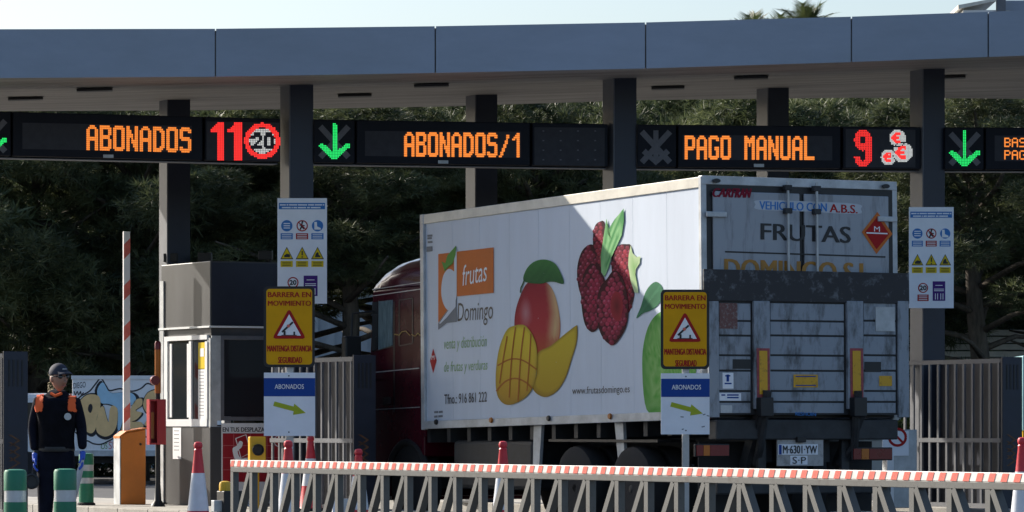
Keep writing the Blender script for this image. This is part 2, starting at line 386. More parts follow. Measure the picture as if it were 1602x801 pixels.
S_ = {'B': ['####.', '#...#', '#...#', '####.', '#...#', '#...#', '####.'], 'A': ['.###.', '#...#', '#...#', '#####', '#...#', '#...#', '#...#'],
'S': ['.####', '#....', '#....', '.###.', '....#', '....#', '####.'], 'P': ['####.', '#...#', '#...#', '####.', '#....', '#....', '#....'], 'G': ['.####', '#....', '#....', '#..##', '#...#', '#...#', '.####'],
'E': ['#####', '#....', '#....', '####.', '#....', '#....', '#####'], 'O': ['.###.', '#...#', '#...#', '#...#', '#...#', '#...#', '.###.']}
def dots(mb, fr, pts, w, h, t):                        # each lit diode a small square
    for (x, y) in pts:
        a, b = fr.px(x, y); mb.flat([(a - w, b - h), (a + w, b - h), (a + w, b + h), (a - w, b + h)], fr, t)
def led_text(s, x0, x1, yl, yr, h, font, gap=1):       # px of every lit dot
    cols = len(font['A'][0]) + gap; rows = len(font['A']); tot = len(s) * cols - gap; out = []
    for i, ch in enumerate(s):
        for r, row in enumerate(font[ch]):
            for c, q in enumerate(row):
                if q == '#':
                    u = (i * cols + c + .5) / tot; out.append((x0 + (x1 - x0) * u, yl + (yr - yl) * u + h * (r + .5) / rows))
    return out
ZB, ZT = HC + 3.45, HC + 4.036
def board(name, x0, x1, label, parts):
    A = P(x0, HY, zrow(x0) - .2); B = P(x1, HY, zrow(x1) - .2); A.z = B.z = 0
    d = B - A; rz = math.atan2(d.y, d.x); root = thing(name, label, 'lane sign', (A.x, A.y, ZB), rz, 'LED lane signs')
    fr = Frame(rootM(root), (0, 0, 0), (1, 0, 0)); L = d.length; Hh = ZT - ZB
    MB().bx(0, L, .14, .34, .0, Hh).build('housing', 'board_black', root, bevel=.01)
    MB().bx(.02, L - .02, .10, .34, -.012, -.002).build('drip_edge', 'grey_column', root)
    for (a, b_, kind) in parts:
        pa = fr.px(a, 220)[0]; pb = fr.px(b_, 220)[0]
        MB().bx(pa + .01, pb - .01, .0, .137, .012, Hh - .012).build(kind + '_cabinet', 'board_black', root, bevel=.012)
    return root, fr, Hh
def grid_dots(x0, x1, y0, y1, p, test): return [(x, y) for x in np.arange(x0, x1, p) for y in np.arange(y0, y1, p) if test(x, y)]
def seg(x, y, ax, ay, bx, by):
    t = max(0, min(1, ((x - ax) * (bx - ax) + (y - ay) * (by - ay)) / ((bx - ax) ** 2 + (by - ay) ** 2))); return math.hypot(x - ax - t * (bx - ax), y - ay - t * (by - ay))
def arrow(root, fr, cx, cy, lit, dx=0):
    X = MB(); k = 1.0
    for (a, b) in (((-22, -24), (22, 24)), ((22, -24), (-22, 24))): ribbon(X, fr, [(cx + a[0], cy + a[1]), (cx + b[0], cy + b[1])], 9, .005)
    if not lit: ribbon(X, fr, [(cx, cy - 26), (cx, cy + 20)], 8, .008); ribbon(X, fr, [(cx - 19, cy + 6), (cx, cy + 24), (cx + 19, cy + 6)], 9, .0065)
    X.build('unlit_cross', 'unlit_led', root)
    if lit:
        g = grid_dots(cx - 26, cx + 27, cy - 28, cy + 30, 2.45, lambda x, y: seg(x, y, cx, cy - 26, cx, cy + 20) < 3.4 or seg(x, y, cx - 20, cy + 6, cx, cy + 24) < 4.1 or seg(x, y, cx + 20, cy + 6, cx, cy + 24) < 4.1)
        mb = MB(); dots(mb, fr, g, .0082, .0082, .011); mb.build('green_arrow', 'led_green', root)
def screen(root, fr, q, m='display_grey', t=.003):
    MB().flat(fr.poly(q), fr, t).build('display', m, root)
def msg(root, fr, s, x0, x1, yl, yr, h, font=F_, w=.0098, hh=.0105):
    cols = len(font['A'][0]) + 1; tot = len(s) * cols - 1
    for i, ch_ in enumerate(s):
        if ch_ == ' ': continue
        u0, u1 = i * cols / tot, (i * cols + cols - 1) / tot
        mb = MB(); dots(mb, fr, led_text(ch_, x0 + (x1 - x0) * u0, x0 + (x1 - x0) * u1, yl + (yr - yl) * u0, yl + (yr - yl) * u1, h, font), w, hh, .008); mb.build('led_letter', 'led_orange', root)
r1, f1, Hh = board('lane_sign', -48, 440, 'LED lane board reading ABONADOS with a red 11 and a round 20', ((-48, 18, 'arrow'), (19, 318, 'message'), (320, 440, 'number')))
arrow(r1, f1, -14, 213, True)
screen(r1, f1, [(35, 192), (300, 197), (300, 238), (35, 233)]); msg(r1, f1, 'ABONADOS', 135, 299, 195.5, 199.5, 39.5)
screen(r1, f1, [(323, 190), (437, 192), (437, 252), (323, 250)])
one = lambda x, y, cx: (abs(x - cx - 4) < 6 and 191 < y < 250) or (cx - 13 < x < cx - 1 and 194.5 < y < 206 and y > 203 - (x - cx + 13) * .8)
for nm_, gd in (('red_digit', grid_dots(328, 384, 190, 251, 2.6, lambda x, y: one(x, y, 341))), ('red_digit', grid_dots(328, 384, 190, 251, 2.6, lambda x, y: one(x, y, 369))), ('red_ring', grid_dots(380, 440, 190, 252, 2.6, lambda x, y: 20.5 < math.hypot(x - 410, y - 220.5) < 28))):
    mb = MB(); dots(mb, f1, gd, .0092, .0092, .008); mb.build(nm_, 'led_red', r1)
D20 = ['.####...####.', '######.######', '##..##.##..##', '....##.##..##', '...##..##..##', '..##...##..##', '.##....##..##', '######.######', '######..####.']
def in20(x, y):
    c = int((x - 393.5) / 2.6); r = int((y - 208.5) / 2.75); return 0 <= r < 9 and 0 <= c < 13 and D20[r][c] == '#'
mb = MB(); dots(mb, f1, grid_dots(380, 440, 190, 252, 2.6, lambda x, y: math.hypot(x - 410, y - 220.5) < 19.8 and not in20(x, y)), .009, .009, .008); mb.build('white_disc', 'led_white', r1)
r2, f2, Hh = board('lane_sign', 490, 952, 'LED lane board reading ABONADOS/1 with a green arrow and blank end panel', ((490, 556, 'arrow'), (557, 830, 'message'), (832, 952, 'number')))
arrow(r2, f2, 523, 222, True)
screen(r2, f2, [(571, 205), (815, 206), (815, 247), (571, 244)]); msg(r2, f2, 'ABONADOS/1', 632, 815, 206.5, 208, 38.5)
screen(r2, f2, [(836, 199), (946, 200), (946, 260), (836, 258)])
mb = MB(); dots(mb, f2, [(836 + 14 + 27 * i, 205 + 15 * j) for i in range(4) for j in range(4)], .012, .008, .006); mb.build('panel_screws', 'unlit_led', r2)
r3, f3, Hh = board('lane_sign', 996, 1441, 'LED lane board reading PAGO MANUAL with a red 9 and three coins', ((996, 1059, 'arrow'), (1060, 1316, 'message'), (1318, 1441, 'number')))
arrow(r3, f3, 1026, 230, False)
screen(r3, f3, [(1068, 211), (1302, 213), (1302, 251), (1068, 250)]); msg(r3, f3, 'PAGO MANUAL', 1071, 1274, 212, 213, 37.5)
screen(r3, f3, [(1323, 202), (1432, 203), (1432, 262), (1323, 262)])
nine = lambda x, y: (17 > math.hypot((x - 1350) * 1.0, (y - 220) * .95) - 0 and 4.5 < math.hypot(x - 1350, (y - 219) * .8) < 13.5) or (1354.5 < x < 1363.5 and 216 < y < 252) or (y > 246 and 4.5 < math.hypot(x - 1350, (y - 247)) < 13.5)
euro = lambda x, y, cx, cy, r: (r * .35 < math.hypot(x - cx - 1, y - cy) < r * .68 and x - cx < r * .35) or (abs(y - cy) < r * .1 + .9 and cx - r * .75 < x < cx + r * .25)
coins = ((1404, 216, 13), (1412, 238.5, 15.5), (1390, 246, 12))
mb = MB(); dots(mb, f3, grid_dots(1334, 1366, 202, 264, 2.6, nine), .0085, .0085, .008); mb.build('red_digit', 'led_red', r3)
for c in coins: mb = MB(); dots(mb, f3, grid_dots(1376, 1430, 202, 262, 2.1, lambda x, y: euro(x, y, *c)), .0085, .0085, .008); mb.build('red_euro', 'led_red', r3)
own = lambda x, y, k_: math.hypot(x - coins[k_][0], y - coins[k_][1]) < coins[k_][2]
for k_ in range(3):
    mb = MB(); dots(mb, f3, grid_dots(1376, 1430, 202, 262, 2.1, lambda x, y: own(x, y, k_) and not any(own(x, y, q) for q in range(k_ + 1, 3)) and not any(euro(x, y, *c) for c in coins)
        and not any(c[2] < math.hypot(x - c[0], y - c[1]) < c[2] + .8 for c in coins)), .0078, .0078, .008); mb.build('white_coin', 'led_white', r3)
r4, f4, Hh = board('lane_sign', 1477, 1960, 'LED lane board at the right edge with a green arrow', ((1477, 1540, 'arrow'), (1541, 1830, 'message'), (1832, 1960, 'number')))
arrow(r4, f4, 1509, 233, True)
screen(r4, f4, [(1556, 212), (1800, 213), (1800, 252), (1556, 252)])
msg(r4, f4, 'BASE', 1571, 1616, 215.5, 216, 14.5, S_, .0085, .0085); msg(r4, f4, 'PAGO', 1571, 1616, 235, 235.5, 14.5, S_, .0085, .0085)
for rr, ff, x, y in ((r1, f1, 169, 244.5), (r2, f2, 693, 253.5), (r3, f3, 1187, 259)):
    MB().flat(ff.poly([(x - 8, y - 2.6), (x + 8, y - 2.4), (x + 8, y + 2.6), (x - 8, y + 2.4)]), ff, .016).build('maker_plate', 'rail_grey', rr)

# ---------------------------------------------------------------- fruit lorry
PITCH = (0, R(.9), 0)
NL = Vector((2.144, 45.8, 0)); TR = NL + Vector((UY, -UX, 0)) * 1.275
truck = thing('fruit_lorry', 'white box lorry with printed fruit, dark red cab and tail lift', 'lorry', TR, LANE)
TM = rootM(truck, PITCH)
SIDE = Frame(TM, (0, 1.275, 0), (-1, 0, 0)); REAR = Frame(TM, (0, 0, 0), (0, -1, 0))
BL, FZ, TZ = 6.96, 1.30, 4.0                           # box length, floor, roof
box = MB().bx(.03, BL - .03, -1.262, 1.262, FZ + .02, TZ - .02).build('cargo_box', 'sheet_white', truck, rot=PITCH)
def tp(mb, name, m, par=box, **k): return mb.build(name, m, par, **k)
seams = [SIDE.px(x, 480)[0] for x in (672, 708, 751, 798, 843.5, 892, 940, 991, 1044, 1101)]
for i in range(9):                                      # side sheets, one per bay
    tp(MB().bx(-seams[i + 1] + .002, -seams[i] - .002, 1.262, 1.2745, FZ + .1, TZ - .12), 'side_panel', 'sheet_white')
    tp(MB().bx(-seams[i + 1] + .002, -seams[i] - .002, -1.2745, -1.262, FZ + .1, TZ - .12), 'side_panel', 'sheet_white')
for s in (-1, 1):
    tp(MB().bx(.0, BL, s * 1.25, s * 1.29, TZ - .118, TZ), 'top_rail', 'cream_rail', bevel=.006)
    tp(MB().bx(.0, BL, s * 1.25, s * 1.295, FZ, FZ + .098), 'bottom_rail', 'rail_grey', bevel=.006)
    tp(MB().bx(BL - .09, BL + .01, s * 1.245, s * 1.298, FZ - .01, TZ + .004), 'corner_post', 'rail_grey', bevel=.008)
    tp(MB().bx(-.012, .05, s * 1.215, s * 1.298, FZ - .01, TZ + .006), 'corner_post', 'rail_grey', bevel=.008)
tp(MB().bx(0, BL, -1.25, 1.25, TZ - .019, TZ + .004), 'roof_sheet', 'sheet_white')
for x in (686, 772, 862, 958): 
    a, b = SIDE.px(x, 661 - (x - 662) * .033); amb = x in (772, 958)
    tp(MB().lathe([(.03, 0), (.036, .01), (.03, .03)], (-a, 1.294, b), 12, 'y'), 'marker_lamp', 'amber_lens' if amb else 'black')
k = .0035
# printed pictures on the side
lg = lambda *p: SIDE.poly(p)
tp(MB().flat(lg((686, 397.5), (715.5, 394), (715.5, 464), (686, 505)), SIDE, k), 'orange_print', 'ink_orange')
tp(MB().flat(lg((715.5, 393.7), (773, 387), (773, 458), (715.5, 463.7)), SIDE, k * 2), 'orange_print', 'ink_orange')
tp(MB().flat(lg((715, 466), (715, 503.5), (700, 505), (686, 516), (686, 506)), SIDE, k * 1.5), 'grey_print', 'ink_grey')
tp(MB().flat(SIDE.poly(smoothc([(702, 421), (710, 424), (712, 430), (714.5, 462), (711, 478), (702, 485.5), (694, 474), (691, 455), (694, 432)], 5)), SIDE, k * 2), 'white_print', 'sheet_white')
tp(MB().flat(lg((711.5, 398), (715.6, 390), (715.6, 464), (711.8, 470)), SIDE, k * 3), 'white_print', 'sheet_white')
tp(MB().flat(lg((688, 506), (714, 470), (714, 480), (700, 497), (690, 506.5)), SIDE, k * 3), 'white_print', 'sheet_white')
tp(MB().flat(lg((715, 384), (714, 399), (709, 413), (704.5, 416), (700, 420.5), (697, 425), (695, 418), (692, 409), (698, 412), (701, 400), (707, 393)), SIDE, k * 3.5), 'green_leaf_print', 'ink_green')
letter('logo_upper_lettering', [('frutas', (725, 447.5), (763, 439.5), (725, 415), {'shear': .15, 'off': -.005})], SIDE, 'ink_white', box, k * 3.3)
letter('logo_lower_lettering', [('Domingo', (716, 512), (771.5, 508), (716, 474.5), {'shear': .12, 'off': -.008})], SIDE, 'ink_black', box, k)
letter('green_lettering', [('venta y distribución', (695, 552), (762, 547.5), (695, 529), {'shear': .18, 'off': -.012}), ('de frutas y verduras', (695, 587), (763, 583.5), (695, 566), {'shear': .18, 'off': -.012})], SIDE, mat('ink_palegreen', (.22, .40, .17), .5, var=.05), box, k)
letter('black_lettering', [('Tfno.: 916 861 222', (695.5, 632.5), (762, 628.5), (695.5, 617), {'off': .006}), ('www.frutasdomingo.es', (895.5, 620.5), (985.5, 617.5), (895.5, 605.5), {})], SIDE, 'ink_black', box, k)
for (x0, x1, y) in ((679.5, 686, 645), (687, 693, 644.6), (679.5, 685, 652), (686, 693, 651.5), (669, 677, 369), (669, 676, 373), (669.5, 677, 379)): mq = MB(); ribbon(mq, SIDE, [(x0, y), (x1, y - .6)], 3.2, k); tp(mq, 'small_print', 'ink_grey')
tp(MB().flat(lg((667.5, 386), (677, 385), (677, 393), (667.5, 394)), SIDE, k), 'small_plate_print', 'ink_grey')
tp(MB().flat(lg((678, 545), (683.5, 564), (678, 584), (673, 565)), SIDE, k), 'hazard_diamond_print', 'ink_red')
letter('diamond_lettering', [('M', (676, 563), (680.3, 562.7), (676, 556))], SIDE, 'ink_white', box, k * 2)
pk = print_mat()
# whole mango
def mango_c(x, y, s):
    c = mix((.30, .012, .03), (.42, .03, .04), (y - 450) / 60)
    c = mix(c, (.50, .22, .24), max(0, 1 - math.hypot((x - 823) / 10, (y - 490) / 26)) * .9)
    c = mix(c, (.62, .45, .22), max(0, 1 - abs(x - 872 + abs(y - 490) * .12) / 14) * (1 if y < 530 else .5) * .9)
    c = mix(c, (.10, .015, .02), max(0, s - .82) * 2.2 if x < 840 else 0)
    return mix(c, (.42, .10, .02), (y - 515) / 60)
m1 = MB(); shaded_print(m1, SIDE, smoothc([(826, 442), (845, 441), (858, 444), (868, 460), (875, 488), (877, 515), (872, 540), (855, 556), (835, 560), (815, 548), (806, 520), (806, 492), (813, 466)], 5), mango_c, k, 9)
tp(m1, 'mango_print', pk)
m1 = MB(); shaded_print(m1, SIDE, smoothc([(821, 440), (823, 424), (834, 411), (849, 406), (864, 409), (874, 419), (883, 443), (868, 441), (858, 441), (845, 444)], 5), lambda x, y, s: mix((.015, .10, .03), (.05, .2, .05), (445 - y) / 40 * (.4 + .6 * s) + (.15 if int((x - 820) / 6 + (y - 400) / 9) % 2 else 0)), k * 2.5, 6)
ribbon(m1, SIDE, [(822, 436), (819, 444), (816, 450), (815, 458)], 2, k * 2.5); m1.c += [(.03, .1, .03)] * (len(m1.v) - len(m1.c)); tp(m1, 'mango_leaf_print', pk)
# yellow half and cut half
m1 = MB(); shaded_print(m1, SIDE, smoothc([(842, 553), (862, 541), (884, 523), (901, 510), (904, 512), (903, 535), (895, 562), (886, 590), (873, 611), (856, 621), (842, 617), (834, 606), (840, 585)], 5),
    lambda x, y, s: mix(mix((.58, .42, .03), (.48, .30, .02), (y - 530) / 90), (.25, .14, .02), max(0, s - .85) * 5), k * 2, 6); tp(m1, 'mango_cheek_print', pk)
def cut_c(x, y, s):
    c = mix((.72, .54, .04), (.50, .26, .03), (y - 520) / 110)
    return mix(c, (.30, .2, .03), max(0, s - .85) * 4)
m1 = MB(); shaded_print(m1, SIDE, smoothc([(808, 509), (815, 508), (822, 509), (830, 517), (836, 528), (841, 545), (841, 575), (836, 603), (824, 621), (805, 632), (790, 632), (779, 618), (776.5, 590), (780, 555), (787, 530), (796, 514)], 5), cut_c, k * 3, 8)
nn = len(m1.v)
for pts, wd in (([(795, 526), (789, 560), (783, 600)], 2), ([(808, 512), (802, 560), (798, 622)], 2), ([(822, 512), (816, 560), (812, 628)], 2.2), ([(832, 522), (830, 560), (826, 612)], 2), ([(780, 572), (800, 562), (820, 564), (841, 578)], 2.4), ([(778, 612), (792, 597), (808, 592), (824, 598), (834, 608)], 2.6)):
    ribbon(m1, SIDE, smoothc(pts, 4, False), wd, k * 4)
m1.c += [(.42, .14, .02)] * (len(m1.v) - nn); tp(m1, 'cut_mango_print', pk)
# raspberries: a body and its drupelets
def berry(outline, depth, r, seed, dark=(.10, .003, .018), lite=(.36, .012, .05)):
    g = random.Random(seed); m1 = MB(); o = smoothc(outline, 5)
    shaded_print(m1, SIDE, o, lambda x, y, s: mix(dark, (.035, .001, .008), s), k * depth, 4)
    def inside(x, y):
        c = False; n = len(o)
        for i in range(n):
            a, b = o[i], o[i - 1]
            if (a[1] > y) != (b[1] > y) and x < (b[0] - a[0]) * (y - a[1]) / (b[1] - a[1]) + a[0]: c = not c
        return c
    xs = [p[0] for p in o]; ys = [p[1] for p in o]; row = 0; y = min(ys)
    while y < max(ys):
        x = min(xs) + (row % 2) * r * .85
        while x < max(xs):
            qx, qy = x + g.uniform(-1, 1) * r * .25, y + g.uniform(-1, 1) * r * .25
            if inside(qx, qy) and min(math.hypot(qx - p_[0], qy - p_[1]) for p_ in o) > r * .62:
                h = g.uniform(.2, 1.) ** 1.5; ed = min(math.hypot(qx - p_[0], qy - p_[1]) for p_ in o); base = mix(dark, lite, g.uniform(.45, 1.) * min(1, .05 + ed / (3.0 * r)))
                shaded_print(m1, SIDE, circ(qx, qy, r * g.uniform(.75, .98), 9, r * g.uniform(.85, 1.1)), lambda a, b, s, qx=qx, qy=qy, h=h, base=base: mix(mix(base, (.58, .16, .26), h * max(0, 1 - math.hypot(a - qx + r * .3, b - qy + r * .45) / (r * .5))), dark, max(0, s - .7) * 2.6), k * (depth + .25 + .05 * (row % 3)), 3)
            x += r * 1.7
        y += r * 1.45; row += 1
    tp(m1, 'raspberry_print', pk)
berry([(938, 347), (946, 348), (947, 375), (948, 410), (940, 425), (930, 405), (928, 372), (931, 354)], 1, 4, 1, lite=(.42, .03, .05))
berry([(970, 383), (980, 382), (988, 386), (990, 420), (993, 455), (990, 475), (982, 490), (972, 470), (960, 440), (957, 408), (963, 391)], 1, 4.2, 2, lite=(.40, .025, .05))
berry([(922, 383), (930, 386), (934, 410), (932, 440), (922, 462), (910, 462), (904, 440), (904, 415), (911, 393)], 1.4, 4.2, 3, lite=(.30, .012, .045))
berry([(924, 413), (936, 418), (948, 440), (952, 470), (946, 500), (934, 516), (925, 519), (915, 505), (910, 470), (912, 435)], 2, 4.6, 4, lite=(.34, .012, .055))
berry([(950, 437), (960, 424), (970, 427), (979, 445), (984, 480), (981, 510), (968, 533), (958, 540), (944, 528), (936, 505), (935, 470), (941, 448)], 2.8, 4.8, 5, lite=(.44, .03, .08))
m1 = MB(); shaded_print(m1, SIDE, smoothc([(965, 456), (973, 462), (976, 480), (972, 500), (963, 500), (957, 485), (958, 466)], 4), lambda x, y, s: mix((.12, .004, .012), (.3, .015, .03), s), k * 3.6, 4); tp(m1, 'raspberry_hollow_print', pk)
gl = lambda x, y, s: mix((.06, .26, .08), (.28, .55, .24), .5 + .5 * math.sin((x * .9 + (y - 330) * .35) * .9)) if True else 0
m1 = MB(); shaded_print(m1, SIDE, [(977, 326), (977.5, 345), (974, 368), (966, 385), (958, 402), (953, 420), (947, 433), (942, 425), (941, 400), (944, 382), (950, 342), (952, 366), (956, 354), (963, 343), (970, 335)], gl, k * 3.4, 6); tp(m1, 'raspberry_leaf_print', pk)
m1 = MB(); shaded_print(m1, SIDE, [(988, 384), (991, 396), (997, 402), (1003, 401), (1002, 412), (996, 421), (995, 432), (999, 450), (1000, 458), (994, 458), (988, 440), (984, 415), (985, 398)], lambda x, y, s: mix((.22, .42, .14), (.5, .62, .35), s), k * 3.2, 4); tp(m1, 'raspberry_sepal_print', pk)
m1 = MB(); shaded_print(m1, SIDE, smoothc([(996, 498), (1003, 480), (1010, 458), (1019, 445), (1028, 441), (1036, 448), (1038, 462), (1030, 477), (1018, 486), (1007, 490)], 4), lambda x, y, s: mix((.02, .11, .05), (.06, .22, .11), s * .6 + (.4 if abs((y - 498) + (x - 996) * 1.35) < 3 else 0)), k * 1.5, 6); tp(m1, 'lime_leaf_print', pk)
m1 = MB(); shaded_print(m1, SIDE, smoothc([(1005, 570), (1010, 525), (1022, 498), (1040, 486), (1060, 492), (1080, 520), (1090, 570), (1080, 625), (1062, 646), (1040, 646), (1012, 641)], 5), lambda x, y, s: mix(mix((.10, .36, .05), (.28, .5, .16), .5 + .5 * math.sin(x * 1.3 + y * .7) * math.sin(y * .9)), (.03, .2, .03), max(0, s - .7) * 1.6), k, 12); tp(m1, 'lime_print', pk)
# rear frame and doors
rp = REAR.poly
def rbox(x0, y0, x1, y1, d0, d1, name, m, par=box, bevel=0.):
    q = rp([(x0, y0), (x1, y0 + (x1 - x0) * .033 * (655 - min(y0, 655)) / 380), (x1, y1 + (x1 - x0) * .033 * (670 - y1) / 390), (x0, y1)])
    q = [q[0], q[1], q[2], q[3]]
    return MB().prism(q, REAR, d0, d1).build(name, m, par, bevel=bevel)
tp(MB().bx(-.02, .06, -1.29, 1.29, TZ - .085, TZ + .012), 'rear_header', 'rail_grey', bevel=.006)
tp(MB().bx(-.014, .03, -1.23, 1.23, FZ + .02, TZ - .086), 'door_seal', 'black')
for y0, y1 in ((.03, 1.16), (-1.16, -.03)): tp(MB().bx(-.045, -.015, y0, y1, FZ + .1, TZ - .16), 'rear_door', 'door_white', bevel=.01)
DR = Frame(TM, (-.045, 0, 0), (0, -1, 0)); DM = DR
for yy in (.21, -.17):
    tp(MB().tube([(-.085, yy, FZ + .1), (-.085, yy, TZ - .03)], .017, 8), 'lock_rod', 'steel')
    for zz in (TZ - .1, TZ - .36): tp(MB().bx(-.11, -.04, yy - .045, yy + .045, zz - .03, zz + .03), 'rod_guide', 'dark_steel', bevel=.005)
for yy, s in ((1.13, 1), (-1.13, -1)):
    for zz in (TZ - .42, TZ - 1.45): tp(MB().bx(-.075, -.046, yy - .13, yy + .13, zz - .03, zz + .03), 'door_hinge', 'rail_grey', bevel=.008)
for yy in (1.12, -1.12): tp(MB().lathe([(.05, 0), (.045, .03), (.02, .04)], (-.06, yy, TZ - .045), 12, 'x', .5), 'top_marker', 'black')
letter('maker_red_lettering', [('CAR', (1115, 308), (1143, 309), (1115, 294), {'shear': .35, 'off': .05}), ('FRAN', (1144, 309), (1175, 309.5), (1144, 294.5), {'shear': .35, 'off': .05})], DR, 'ink_maroon', box, .004)
tp(MB().flat(DR.poly(smoothc([(1187, 313), (1262, 315), (1340, 319), (1346.5, 327), (1340, 335), (1262, 331), (1187, 328), (1182, 320)], 4)), DR, .002), 'pale_oval_print', mat('ink_pale', (.50, .53, .57), .5, var=.05))
letter('blue_lettering', [('VEHICULO CON', (1188, 327.5), (1293, 331), (1188, 314.5), {'off': .022})], DR, 'ink_lightblue', box, .004)
letter('red_lettering', [('A.B.S.', (1298, 332), (1341, 334), (1298, 319), {'off': .024})], DR, 'ink_red', box, .004)
letter('door_black_lettering', [('FRUTAS', (1190.5, 375), (1330, 380.5), (1190.5, 349), {'off': .03})], DR, 'ink_black', box, .004)
tp(MB().flat(DR.poly([(1134, 392.6), (1385, 400.8), (1385, 403.2), (1134, 395)]), DR, .003), 'black_line_print', 'ink_black')
letter('door_orange_lettering', [('DOMINGO S.L.', (1134, 436), (1366, 443), (1134, 404.5), {'off': .035})], DR, mat('ink_ochre', (.42, .19, .02), .5, var=.15, scale=9), box, .004)
tp(MB().flat(DR.poly([(1372.5, 331.5), (1396, 366), (1371, 397.5), (1348, 363)]), DR, .003), 'diamond_border_print', 'ink_orange')
tp(MB().flat(DR.poly([(1372.5, 339), (1391, 366), (1371, 390), (1353, 363)]), DR, .005), 'diamond_print', 'ink_red')
letter('diamond_lettering', [('M', (1367, 362), (1376, 362.5), (1367, 354), {'off': -.01})], DR, 'ink_white', box, .007)
tp(MB().flat(DR.poly([(1355, 363.3), (1388, 364.6), (1388, 366.6), (1355, 365.3)]), DR, .007), 'white_line_print', 'ink_white')
# tail lift folded up against the doors
lift = MB().bx(-.16, -.06, -1.2, 1.19, FZ + .05, 2.93)  .build('tail_lift', 'dark_steel', truck, rot=PITCH)  # dark base colour paints shadow lines into the plank gaps
LF = Frame(TM, (-.16, 0, 0), (0, -1, 0))
def lbox(x0, x1, y0, y1, d0, d1, name, m, bevel=0.):
    a0, b0 = LF.px(x0, y0); a1, _ = LF.px(x1, y0); _, b1 = LF.px(x0, y1)
    return MB().prism([(a0, b1), (a1, b1), (a1, b0), (a0, b0)], LF, d0, d1).build(name, m, lift, bevel=bevel)
lbox(1099, 1420, 421, 470, .002, .03, 'lip_plate', 'lift_dark', .004)
for x0, x1 in ((1106, 1122), (1402, 1419)): lbox(x0, x1, 471, 653, .001, .035, 'edge_rail', 'lift_grey', .006)
ylev = [473, 502, 525, 556, 580, 612, 629, 648]
for x0, x1 in ((1124, 1173), (1204, 1319), (1350, 1400)):
    for i in range(7): lbox(x0, x1, ylev[i] + 1.3, ylev[i + 1] - 1.7, .001, .016, 'platform_plank', 'lift_grey', .004)
for x0, x1 in ((1176, 1201), (1322, 1347)):
    lbox(x0, x1, 471, 640, .001, .05, 'lift_upright', 'lift_grey', .006)
    lbox(x0 + 4, x1 - 1, 545, 622, .051, .056, 'red_marker_border', mat('faded_red', (.35, .06, .07), .6, var=.3, scale=20))
    lbox(x0 + 7.5, x1 - 5, 549, 617, .057, .061, 'yellow_marker', 'old_yellow')
    lbox(x0 + 3, x1 - 2, 622, 652, .05, .16, 'lift_bracket', 'black', .01)
lbox(1124, 1152, 474, 514, .018, .022, 'striped_plate', dirty('stripe_rust', (.16, .07, .06), (.28, .27, .26), .4, 6., .7, (1, 4, 4)))
lbox(1368, 1398, 480, 518, .018, .024, 'grey_plate', 'rail_grey')
for x0, x1, y0, y1, m in ((1145, 1173, 562, 577, 'black'), (1351, 1377, 566, 582, 'black'), (1240, 1278, 586, 606, 'old_yellow'), (1374, 1394, 588, 604, 'old_yellow'), (1129, 1146, 583, 608, 'sign_white'), (1124, 1158, 615, 627, 'sign_white'), (1126, 1144, 634, 646, 'rail_grey')):
    lbox(x0, x1, y0, y1, .017, .02, 'sticker', m)
letter('maker_lettering', [('RESHOIN', (1243, 650), (1275, 651), (1243, 644.5), {'off': .02})], LF, 'ink_lightblue', lift, .02)
lm = MB()
for (a, b) in (((1243, 589), (1275, 589)), ((1243, 603), (1275, 603))): ribbon(lm, LF, [a, b], 1.6, .022)
for (x, y, w_) in ((1133, 588, 8), (1132, 600, 11), (1127, 618, 6), (1136, 618, 18), (1136, 622, 18)): ribbon(lm, LF, [(x, y), (x + w_, y)], 2.2, .022)
ribbon(lm, LF, [(1137, 586), (1137, 597)], 4, .022); lm.build('sticker_print', 'ink_blue', lift)
# chassis, bumper, lamps
ch = MB()
for s in (-1, 1): ch.bx(.1, 8.2, s * .38 - .05, s * .38 + .05, .82, 1.12)
for x in np.arange(.3, BL, .55): ch.bx(x, x + .09, -1.2, 1.2, 1.13, FZ + .015)
ch.build('chassis_frame', 'dark_steel', truck, rot=PITCH)
bum = MB().bx(-.14, .04, -1.2, 1.2, 1.07, FZ - .005).build('rear_bumper', 'dark_steel', truck, bevel=.015, rot=PITCH)
MB().bx(-.06, .06, -1.15, 1.15, .46, .60).build('underrun_bar', 'dark_steel', truck, bevel=.02)
for y in (-.55, .55): MB().bx(-.03, .03, y - .05, y + .05, .58, 1.08).build('underrun_strut', 'dark_steel', truck)
BF = Frame(rootM(truck), (-.1, 0, 0), (0, -1, 0))
def bbox(x0, x1, y0, y1, d0, d1, name, m, bevel=0.):
    q = BF.poly([(x0, y1), (x1, y1), (x1, y0), (x0, y0)]); q[1] = (q[1][0], q[0][1]); q[2] = (q[2][0], q[3][1])
    return MB().prism(q, BF, d0, d1).build(name, m, truck, bevel=bevel)
bbox(1216, 1288, 678, 729, -.02, .0, 'plate_holder', dirty('holder_white', (.42, .41, .40), (.2, .19, .18), .35, 8.))
bbox(1217, 1279, 695, 711.5, .003, .008, 'number_plate', 'sign_white'); bbox(1218, 1222, 696, 711, .01, .012, 'plate_band', 'ink_blue'); bbox(1236, 1263, 713, 727, .003, .006, 'service_plate', 'sign_white')
letter('number_lettering', [('M·6301·YW', (1224, 709.5), (1277, 709.5), (1224, 697), {'off': .015}), ('S·P', (1239, 725.5), (1260, 725.5), (1239, 714.5), {})], BF, 'ink_black', truck, .014)
bbox(1244, 1258, 683, 692, 0, .05, 'plate_lamp', 'black', .008)
